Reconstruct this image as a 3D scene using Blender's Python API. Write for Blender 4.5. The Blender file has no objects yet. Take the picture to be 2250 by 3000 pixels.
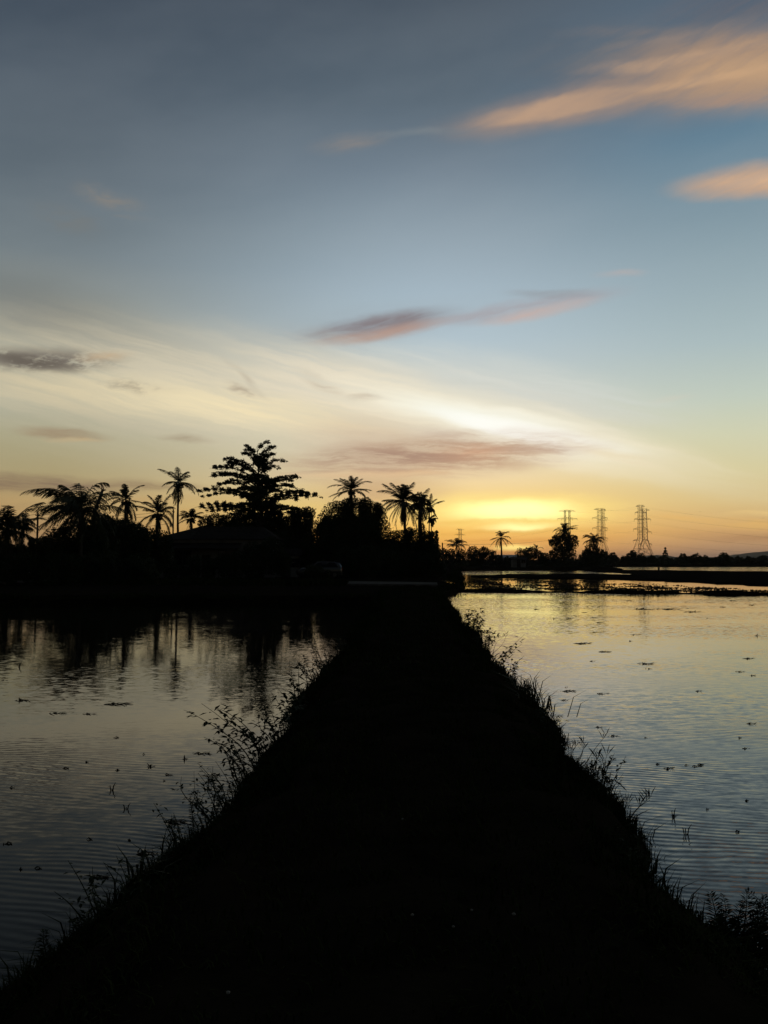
import bpy, math, random
import numpy as np
from mathutils import Vector, geometry

R = math.radians
rng = np.random.default_rng(7)
random.seed(7)
scene = bpy.context.scene
COL = scene.collection

# ------------------------------------------------------------------ camera
CAMZ, FPX, PITCH = 2.1, 2400.0, math.atan(140 / 2400.0)
cam_d = bpy.data.cameras.new('camera')
cam = bpy.data.objects.new('camera', cam_d)
COL.objects.link(cam)
cam.location = (0, 0, CAMZ)
cam.rotation_euler = (math.pi / 2 + PITCH, 0, 0)
cam_d.sensor_fit = 'VERTICAL'
cam_d.sensor_height = 36.0
cam_d.sensor_width = 27.0
cam_d.lens = 36.0 * FPX / 3000.0
cam_d.clip_start = 0.05
cam_d.clip_end = 40000
scene.camera = cam
cp, sp = math.cos(PITCH), math.sin(PITCH)

# survey helpers: a sight line measured in the photograph, cut at a known distance or level
def ray(px, py):
    a, b = px - 1125.0, 1500.0 - py
    return Vector((a, FPX * cp - b * sp, FPX * sp + b * cp))
def at_Y(px, py, Y):
    r = ray(px, py); k = Y / r.y
    return Vector((r.x * k, Y, CAMZ + r.z * k))
def at_z(px, py, z=0.0):
    r = ray(px, py); k = (z - CAMZ) / r.z
    return Vector((r.x * k, r.y * k, z))
def az_el(px, py):
    r = ray(px, py).normalized()
    return math.atan2(r.x, r.y), math.asin(r.z)
def mpp(Y):
    return Y / FPX

# ------------------------------------------------------------------ object helpers
def tag(o, label=None, cat=None, group=None, kind=None):
    if label: o['label'] = label
    if cat: o['category'] = cat
    if group: o['group'] = group
    if kind: o['kind'] = kind
    return o
def empty(name, loc, label, cat, group=None):
    o = bpy.data.objects.new(name, None)
    o.empty_display_size = 0.2
    COL.objects.link(o); o.location = loc
    return tag(o, label, cat, group)

class MB:
    def __init__(s): s.v, s.f, s.n = [], [], 0
    def add(s, verts, faces):
        verts = np.asarray(verts, float).reshape(-1, 3)
        s.v.append(verts)
        s.f.extend([tuple(int(i) + s.n for i in f) for f in faces])
        s.n += len(verts)
    def quads(s, Q):                                   # Q: N x k x 3
        Q = np.asarray(Q, float); n, k = Q.shape[:2]
        if n == 0: return
        idx = np.arange(n * k).reshape(n, k) + s.n
        s.v.append(Q.reshape(-1, 3)); s.f.extend(map(tuple, idx.tolist())); s.n += n * k
    def tube(s, pts, rad, sides=6, cap=True):
        pts = [Vector(p) for p in pts]; n = len(pts)
        if not hasattr(rad, '__len__'): rad = [rad] * n
        vs = []; ref = Vector((0.31, 0.17, 0.93))
        for i, p in enumerate(pts):
            t = (pts[min(i + 1, n - 1)] - pts[max(i - 1, 0)]).normalized()
            if abs(t.dot(ref)) > 0.95: a = t.cross(Vector((1, 0, 0.1))).normalized()
            else: a = t.cross(ref).normalized()
            b = t.cross(a)
            for k in range(sides):
                w = 2 * math.pi * k / sides
                vs.append(p + (a * math.cos(w) + b * math.sin(w)) * rad[i])
        fs = []
        for i in range(n - 1):
            for k in range(sides):
                k2 = (k + 1) % sides
                fs.append((i * sides + k, i * sides + k2, (i + 1) * sides + k2, (i + 1) * sides + k))
        if cap:
            fs.append(tuple(range(sides - 1, -1, -1)))
            fs.append(tuple((n - 1) * sides + k for k in range(sides)))
        s.add([tuple(v) for v in vs], fs)
    def box(s, lo, hi):
        x0, y0, z0 = lo; x1, y1, z1 = hi
        v = [(x0,y0,z0),(x1,y0,z0),(x1,y1,z0),(x0,y1,z0),(x0,y0,z1),(x1,y0,z1),(x1,y1,z1),(x0,y1,z1)]
        s.add(v, [(0,3,2,1),(4,5,6,7),(0,1,5,4),(1,2,6,5),(2,3,7,6),(3,0,4,7)])
    def build(s, name, mat, parent=None, offset=None, smooth=False):
        V = np.concatenate(s.v) if s.v else np.zeros((0, 3))
        if offset is not None: V = V - np.asarray(offset, float)
        me = bpy.data.meshes.new(name)
        me.from_pydata(V.tolist(), [], s.f)
        me.materials.append(mat)
        if smooth: me.polygons.foreach_set('use_smooth', [True] * len(me.polygons))
        me.update()
        o = bpy.data.objects.new(name, me)
        COL.objects.link(o)
        if parent is not None: o.parent = parent
        elif offset is not None: o.location = offset
        return o

# ------------------------------------------------------------------ materials
def lin(c):
    return tuple((x / 255 / 12.92) if x / 255 <= 0.04045 else ((x / 255 + 0.055) / 1.055) ** 2.4 for x in c)

def mat_noise(name, c1, c2, scale=3.0, rough=0.8, spec=0.2, detail=5, metallic=0.0, bump=0.0):
    m = bpy.data.materials.new(name); m.use_nodes = True
    nt = m.node_tree; b = nt.nodes['Principled BSDF']
    tc = nt.nodes.new('ShaderNodeTexCoord')
    nz = nt.nodes.new('ShaderNodeTexNoise'); nz.inputs['Scale'].default_value = scale; nz.inputs['Detail'].default_value = detail
    cr = nt.nodes.new('ShaderNodeValToRGB')
    cr.color_ramp.elements[0].position = 0.3; cr.color_ramp.elements[0].color = (*c1, 1)
    cr.color_ramp.elements[1].position = 0.7; cr.color_ramp.elements[1].color = (*c2, 1)
    nt.links.new(tc.outputs['Object'], nz.inputs['Vector'])
    nt.links.new(nz.outputs['Fac'], cr.inputs['Fac'])
    nt.links.new(cr.outputs['Color'], b.inputs['Base Color'])
    b.inputs['Roughness'].default_value = rough
    b.inputs['Specular IOR Level'].default_value = spec
    b.inputs['Metallic'].default_value = metallic
    if bump:
        bp = nt.nodes.new('ShaderNodeBump'); bp.inputs['Distance'].default_value = bump
        nt.links.new(nz.outputs['Fac'], bp.inputs['Height']); nt.links.new(bp.outputs['Normal'], b.inputs['Normal'])
    return m

M = dict(
    leaf=mat_noise('leaf_green', (.018, .028, .010), (.035, .05, .018), 1.3, .7, .12),
    palm=mat_noise('palm_leaf', (.02, .028, .010), (.04, .05, .018), 1.1, .6, .15),
    bark=mat_noise('bark', (.03, .024, .018), (.06, .05, .04), 5, .9, .1),
    grass=mat_noise('grass_blades', (.016, .024, .008), (.034, .042, .014), .9, .9, .0),
    weed=mat_noise('weed_leaf', (.02, .032, .010), (.042, .055, .02), 2.0, .7, .12),
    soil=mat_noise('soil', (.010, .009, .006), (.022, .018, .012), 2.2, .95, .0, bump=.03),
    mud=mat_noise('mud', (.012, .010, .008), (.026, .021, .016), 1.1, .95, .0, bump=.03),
    concrete=mat_noise('concrete', (.09, .082, .074), (.16, .148, .13), 2.5, 1.0, .0, bump=.005),
    wall=mat_noise('weathered_wall', (.18, .17, .155), (.25, .24, .22), 1.2, .8, .2),
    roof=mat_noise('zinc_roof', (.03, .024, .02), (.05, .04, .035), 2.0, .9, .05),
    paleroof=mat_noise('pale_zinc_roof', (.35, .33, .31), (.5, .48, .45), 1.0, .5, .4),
    dark=mat_noise('dark_paint', (.01, .01, .01), (.02, .02, .02), 3.0, .5, .3),
    glass=mat_noise('window_glass', (.01, .011, .012), (.015, .016, .017), 1.0, .05, .5),
    carpaint=mat_noise('silver_car_paint', (.05, .05, .053), (.065, .065, .068), 1.0, .22, .6, metallic=.4),
    rubber=mat_noise('rubber', (.01, .01, .01), (.015, .015, .015), 8.0, .8, .2),
    redlens=mat_noise('red_lens', (.2, .01, .01), (.25, .015, .015), 4.0, .15, .5),
    steel=mat_noise('galvanised_steel', (.05, .045, .04), (.09, .085, .08), 1.0, .6, .3),
    wire=mat_noise('cable', (.03, .03, .03), (.05, .05, .05), 1.0, .6, .3),
    wood=mat_noise('weathered_wood', (.04, .032, .025), (.08, .066, .05), 6.0, .9, .1),
    white=mat_noise('white_paint', (.6, .59, .56), (.72, .7, .67), 4.0, .7, .2),
    pebble=mat_noise('pale_pebble', (.14, .135, .12), (.2, .19, .175), 9.0, .8, .2),
    bird=mat_noise('bird_feathers', (.015, .015, .016), (.03, .03, .03), 9.0, .8, .1),
    hill=mat_noise('hill_forest', (.03, .045, .02), (.05, .065, .03), .01, .9, .05),
    scrap=mat_noise('wet_weed_scrap', (.012, .012, .006), (.03, .028, .014), 6.0, .8, .1),
)

def water_mat(name, amp, ripple, spec=0.5, patch=True, seed=0.0, far=(6.0, 20.0)):
    """Still paddy water: dielectric over dark mud, its normal tilted by small wavelets and wind ripples."""
    m = bpy.data.materials.new(name); m.use_nodes = True
    nt = m.node_tree; N = nt.nodes.new; L = nt.links.new
    b = nt.nodes['Principled BSDF']
    b.inputs['Base Color'].default_value = (.010, .009, .006, 1)
    b.inputs['Roughness'].default_value = 0.03
    b.inputs['IOR'].default_value = 1.333
    b.inputs['Specular IOR Level'].default_value = spec
    g = N('ShaderNodeNewGeometry')
    def noise(scale3, detail, off):
        mp = N('ShaderNodeMapping'); mp.inputs['Scale'].default_value = scale3
        mp.inputs['Location'].default_value = (off + seed, off * .7, seed)
        L(g.outputs['Position'], mp.inputs['Vector'])
        t = N('ShaderNodeTexNoise'); t.inputs['Scale'].default_value = 1.0; t.inputs['Detail'].default_value = detail
        L(mp.outputs[0], t.inputs['Vector'])
        return t
    def vm(op, a, bb=None, scale=None):
        n = N('ShaderNodeVectorMath'); n.operation = op
        for i, x in enumerate((a, bb)):
            if x is None: continue
            if hasattr(x, 'is_linked') or hasattr(x, 'node'): L(x, n.inputs[i])
            else: n.inputs[i].default_value = x
        if scale is not None:
            if hasattr(scale, 'node'): L(scale, n.inputs['Scale'])
            else: n.inputs['Scale'].default_value = scale
        return n.outputs[0]
    def mth(op, a, bb=0.0, c=None):
        n = N('ShaderNodeMath'); n.operation = op
        for i, x in enumerate((a, bb, c)):
            if x is None: continue
            if hasattr(x, 'node'): L(x, n.inputs[i])
            else: n.inputs[i].default_value = x
        return n.outputs[0]
    def ramp(v, a, c, lo, hi):
        n = N('ShaderNodeMapRange'); n.interpolation_type = 'SMOOTHSTEP'
        L(v, n.inputs['Value'])
        for k, x in zip(('From Min', 'From Max', 'To Min', 'To Max'), (a, c, lo, hi)): n.inputs[k].default_value = x
        return n.outputs[0]
    # wind patches: long streaks of rougher and calmer water
    big = noise((.10, .22, 1), 3, 3.1)
    mask = ramp(big.outputs['Fac'], .40, .62, .3, 1.0) if patch else None
    wav = noise((5.5, 14.0, 1), 3, 9.7)
    v = vm('SUBTRACT', wav.outputs['Color'], (.5, .5, .5))
    v = vm('MULTIPLY', v, (.6, 1.0, 0.0))
    v = vm('SCALE', v, scale=mth('MULTIPLY', mask, amp) if patch else amp)
    fine = noise((15, 38, 1), 2, 21.0)
    v2 = vm('SUBTRACT', fine.outputs['Color'], (.5, .5, .5))
    v2 = vm('MULTIPLY', v2, (.6, 1.0, 0.0))
    v2 = vm('SCALE', v2, scale=mth('MULTIPLY', mask, amp * .5) if patch else amp * .5)
    tot = vm('ADD', v, v2)
    if ripple:
        # capillary ripples: bands a hand's breadth apart, bending with a slow warp
        warp = noise((.55, .55, 1), 2, 5.0)
        sx = N('ShaderNodeSeparateXYZ'); L(g.outputs['Position'], sx.inputs[0])
        ph = mth('ADD', mth('MULTIPLY', sx.outputs['Y'], 74.0), mth('MULTIPLY', sx.outputs['X'], 15.0))
        ph = mth('ADD', ph, mth('MULTIPLY', warp.outputs['Fac'], 34.0))
        wv = mth('COSINE', ph)
        pm = noise((.35, .5, 1), 2, 33.0)
        am = ramp(pm.outputs['Fac'], .38, .62, 0.15, 1.0)
        near = ramp(sx.outputs['Y'], far[0], far[1], 1.0, 0.12)
        sl = mth('MULTIPLY', mth('MULTIPLY', wv, am), mth('MULTIPLY', near, ripple))
        cb = N('ShaderNodeCombineXYZ'); L(mth('MULTIPLY', sl, .22), cb.inputs[0]); L(sl, cb.inputs[1])
        tot = vm('ADD', tot, cb.outputs[0])
    nrm = vm('NORMALIZE', vm('ADD', tot, (0, 0, 1)))
    L(nrm, b.inputs['Normal'])
    return m

# ------------------------------------------------------------------ sky
# what the Nishita air already contributes at a few heights (left, centre, right bearing), so cloud and twilight colours add up right
NZ_Y = [30, 600, 1000, 1300, 1480, 1600]
NZ = [[(40,47,55),(53,57,62),(67,69,68),(84,78,64),(97,75,39),(80,46,2)],
      [(46,50,57),(64,63,65),(103,86,74),(152,112,73),(196,129,49),(196,109,0)],
      [(47,52,58),(70,68,67),(96,84,73),(130,101,70),(158,107,43),(150,83,0)]]
def nish(px, py):
    cols = []
    for r in NZ:
        cols.append([np.interp(py, NZ_Y, [lin(c)[k] for c in r]) for k in range(3)])
    return [np.interp(px, [60, 1300, 2200], [cols[i][k] for i in range(3)]) for k in range(3)]
def sub(c, px, py):
    n = [v * NSTR / .05 for v in nish(px, py)]
    return tuple(max(0.0, a - b) for a, b in zip(lin(c), n))
SUN_AZ, SUN_EL = az_el(1500, 1624)
def build_world():
    w = bpy.data.worlds.new('World'); scene.world = w; w.use_nodes = True
    nt = w.node_tree; nt.nodes.clear(); N = nt.nodes.new; L = nt.links.new
    tc = N('ShaderNodeTexCoord')
    nrm = N('ShaderNodeVectorMath'); nrm.operation = 'NORMALIZE'; L(tc.outputs['Generated'], nrm.inputs[0])
    sep = N('ShaderNodeSeparateXYZ'); L(nrm.outputs[0], sep.inputs[0])
    def mth(op, a, b=None, c=None, clamp=False):
        n = N('ShaderNodeMath'); n.operation = op; n.use_clamp = clamp
        for i, x in enumerate((a, b, c)):
            if x is None: continue
            if hasattr(x, 'node'): L(x, n.inputs[i])
            else: n.inputs[i].default_value = x
        return n.outputs[0]
    def sm(v, a, b, lo=0.0, hi=1.0, lin_=False):
        n = N('ShaderNodeMapRange'); n.interpolation_type = 'LINEAR' if lin_ else 'SMOOTHSTEP'; n.clamp = True
        L(v, n.inputs['Value'])
        for k, x in zip(('From Min', 'From Max', 'To Min', 'To Max'), (a, b, lo, hi)): n.inputs[k].default_value = x
        return n.outputs[0]
    def mixc(fac, a, b, mode='MIX'):
        n = N('ShaderNodeMix'); n.data_type = 'RGBA'; n.blend_type = mode; n.clamp_factor = True
        for s, x in ((n.inputs[0], fac), (n.inputs[6], a), (n.inputs[7], b)):
            if hasattr(x, 'node'): L(x, s)
            elif isinstance(x, tuple): s.default_value = (*x, 1)
            else: s.default_value = x
        return n.outputs[2]
    az = mth('ARCTAN2', sep.outputs[0], sep.outputs[1])
    el = mth('ARCSINE', sep.outputs[2])
    cmb = N('ShaderNodeCombineXYZ'); L(az, cmb.inputs[0]); L(el, cmb.inputs[1])
    ae = cmb.outputs[0]
    def noise(scale3, detail=4, rot=0.0, off=0.0, src=None, rough=.55):
        mp = N('ShaderNodeMapping'); mp.vector_type = 'TEXTURE'
        mp.inputs['Rotation'].default_value = (0, 0, rot)
        mp.inputs['Scale'].default_value = (1 / scale3[0], 1 / scale3[1], 1)
        mp.inputs['Location'].default_value = (off, off * .37, 0)
        L(src or ae, mp.inputs['Vector'])
        t = N('ShaderNodeTexNoise'); t.inputs['Scale'].default_value = 1.0; t.inputs['Detail'].default_value = detail
        t.inputs['Roughness'].default_value = rough
        L(mp.outputs[0], t.inputs['Vector'])
        return t
    # ---- clear-sky colours by height, at three bearings
    TOP = 1.2
    def ramp(rows, px):
        n = N('ShaderNodeValToRGB'); e = n.color_ramp.elements
        pts = []
        for y, c in rows:
            pts.append(((az_el(1125, y)[1] + .05) / (TOP + .05), sub(c, px, y)))
        pts.sort(key=lambda t: t[0])
        e[0].position = pts[0][0]; e[0].color = (*pts[0][1], 1)
        e[1].position = pts[-1][0]; e[1].color = (*pts[-1][1], 1)
        for p, c in pts[1:-1]:
            k = e.new(p); k.color = (*c, 1)
        L(sm(el, -.05, TOP, 0, 1, True), n.inputs[0])
        return n.outputs[0]
    left = ramp(SKY_L, 60); mid = ramp(SKY_C, 1300); right = ramp(SKY_R, 2200)
    azL, azC, azR = az_el(60, 1300)[0], az_el(1300, 1300)[0], az_el(2200, 1300)[0]
    c = mixc(sm(az, azL, azC), left, mid)
    c = mixc(sm(az, azC, azR), c, right)
    # soft unevenness of the thin haze
    hz = noise((3.0, 9.0), 4, .15, 4.0)
    c = mixc(sm(hz.outputs['Fac'], .3, .7, 0.0, .12), c, mixc(.5, c, (.50, .55, .58), 'MIX'))
    # ---- warp shared by the clouds
    wz = noise((11, 24), 6, .1, 1.7)
    ws = N('ShaderNodeVectorMath'); ws.operation = 'SUBTRACT'; L(wz.outputs['Color'], ws.inputs[0]); ws.inputs[1].default_value = (.5, .5, .5)
    wm = N('ShaderNodeVectorMath'); wm.operation = 'MULTIPLY'; L(ws.outputs[0], wm.inputs[0]); wm.inputs[1].default_value = (.030, .018, 0)
    wa = N('ShaderNodeVectorMath'); wa.operation = 'ADD'; L(ae, wa.inputs[0]); L(wm.outputs[0], wa.inputs[1])
    wae = wa.outputs[0]
    FIB = dict(
        up=noise((11, 70), 9, .22, 2.0, wae, .66).outputs['Fac'],       # fibres rising to the right
        down=noise((5.5, 85), 8, -.20, 5.0, wae, .66).outputs['Fac'],     # fibres falling to the right
        flat=noise((12, 120), 8, -.02, 8.0, wae, .68).outputs['Fac'],
        puff=noise((26, 70), 9, .1, 11.0, wae, .7).outputs['Fac'],
        soft=noise((5, 14), 3, -.1, 14.0, wae).outputs['Fac'],
    )
    def blob(c, p0, p1, w, col, op, fib=None, lo=.37, hi=.62, core=.0, depth=.8, dw=1.0):
        a = az_el(*p0); b = az_el(*p1)
        cx, cy = (a[0] + b[0]) / 2, (a[1] + b[1]) / 2
        dx, dy = b[0] - a[0], b[1] - a[1]
        wr = abs(az_el((p0[0] + p1[0]) / 2, (p0[1] + p1[1]) / 2 - w)[1] - cy)
        mp = N('ShaderNodeMapping'); mp.vector_type = 'TEXTURE'
        mp.inputs['Location'].default_value = (cx, cy, 0)
        mp.inputs['Rotation'].default_value = (0, 0, math.atan2(dy, dx))
        mp.inputs['Scale'].default_value = (math.hypot(dx, dy) / 2 * BL, wr * BL, 1)
        src = wae
        if dw < 1:
            vmx = N('ShaderNodeMix'); vmx.data_type = 'VECTOR'; vmx.inputs[0].default_value = dw
            L(ae, vmx.inputs[4]); L(wae, vmx.inputs[5]); src = vmx.outputs[1]
        # each cloud waits for the one before it (a vanishing offset), which keeps the shader's stack small
        dv = N('ShaderNodeVectorMath'); dv.operation = 'MULTIPLY_ADD'; L(c, dv.inputs[0]); dv.inputs[1].default_value = (1e-9, 1e-9, 1e-9); L(src, dv.inputs[2])
        L(dv.outputs[0], mp.inputs['Vector'])
        ln = N('ShaderNodeVectorMath'); ln.operation = 'LENGTH'; L(mp.outputs[0], ln.inputs[0])
        d = sm(ln.outputs['Value'], 1.0, core, 0.0, 1.0)
        if fib:
            d = mth('MULTIPLY', d, sm(FIB[fib], lo, hi, 1 - depth, 1.0))
        return mixc(mth('MULTIPLY', d, op), c, sub(col, (p0[0] + p1[0]) / 2, (p0[1] + p1[1]) / 2))
    for args, kw in CLOUDS:
        c = blob(c, *args, **kw)
    # away from the sunset the sky is already going to night
    ds = mth('COSINE', mth('SUBTRACT', az, SUN_AZ))
    dim = sm(ds, .72, -.5, 1.0, NIGHT)
    mul = N('ShaderNodeVectorMath'); mul.operation = 'SCALE'; L(c, mul.inputs[0]); L(dim, mul.inputs['Scale'])
    # the clear twilight air itself
    sky = N('ShaderNodeTexSky'); sky.sky_type = 'NISHITA'; sky.sun_disc = False
    sky.sun_elevation = SUN_EL; sky.sun_rotation = SUN_AZ
    sky.air_density = 1.0; sky.dust_density = 1.5; sky.ozone_density = 1.5
    b1 = N('ShaderNodeBackground'); L(sky.outputs[0], b1.inputs[0]); b1.inputs[1].default_value = NSTR
    b2 = N('ShaderNodeBackground'); L(mul.outputs[0], b2.inputs[0]); b2.inputs[1].default_value = 1.0
    ad = N('ShaderNodeAddShader'); L(b1.outputs[0], ad.inputs[0]); L(b2.outputs[0], ad.inputs[1])
    o = N('ShaderNodeOutputWorld'); L(ad.outputs[0], o.inputs[0])

NIGHT = .10
NSTR = .018
BL = 1.25
ZEN = [(-500, (52, 63, 76)), (-1200, (34, 43, 55)), (-3500, (20, 26, 36))]
SKY_L = ZEN + [(0, (58, 70, 84)), (300, (77, 89, 101)), (600, (96, 108, 117)), (800, (114, 125, 130)), (1000, (150, 152, 142)), (1200, (165, 170, 155)),
         (1300, (170, 164, 132)), (1400, (174, 158, 116)), (1480, (184, 153, 100)), (1560, (178, 140, 90)), (1640, (160, 120, 82))]
SKY_C = ZEN + [(0, (70, 82, 95)), (300, (93, 107, 119)), (500, (118, 133, 146)), (700, (148, 164, 175)), (850, (167, 184, 195)), (1000, (182, 198, 206)),
         (1150, (208, 213, 207)), (1300, (232, 221, 188)), (1400, (253, 224, 170)), (1480, (264, 224, 134)), (1560, (266, 202, 98)), (1640, (252, 160, 66))]
SKY_R = ZEN + [(0, (72, 88, 104)), (300, (84, 109, 130)), (500, (104, 132, 150)), (700, (132, 153, 164)), (900, (158, 176, 182)), (1050, (175, 191, 192)),
         (1200, (200, 208, 192)), (1300, (216, 214, 180)), (1400, (226, 211, 160)), (1480, (230, 199, 136)), (1560, (222, 172, 106)), (1640, (184, 138, 106))]
def C(*a, **k): return (a, k)
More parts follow.
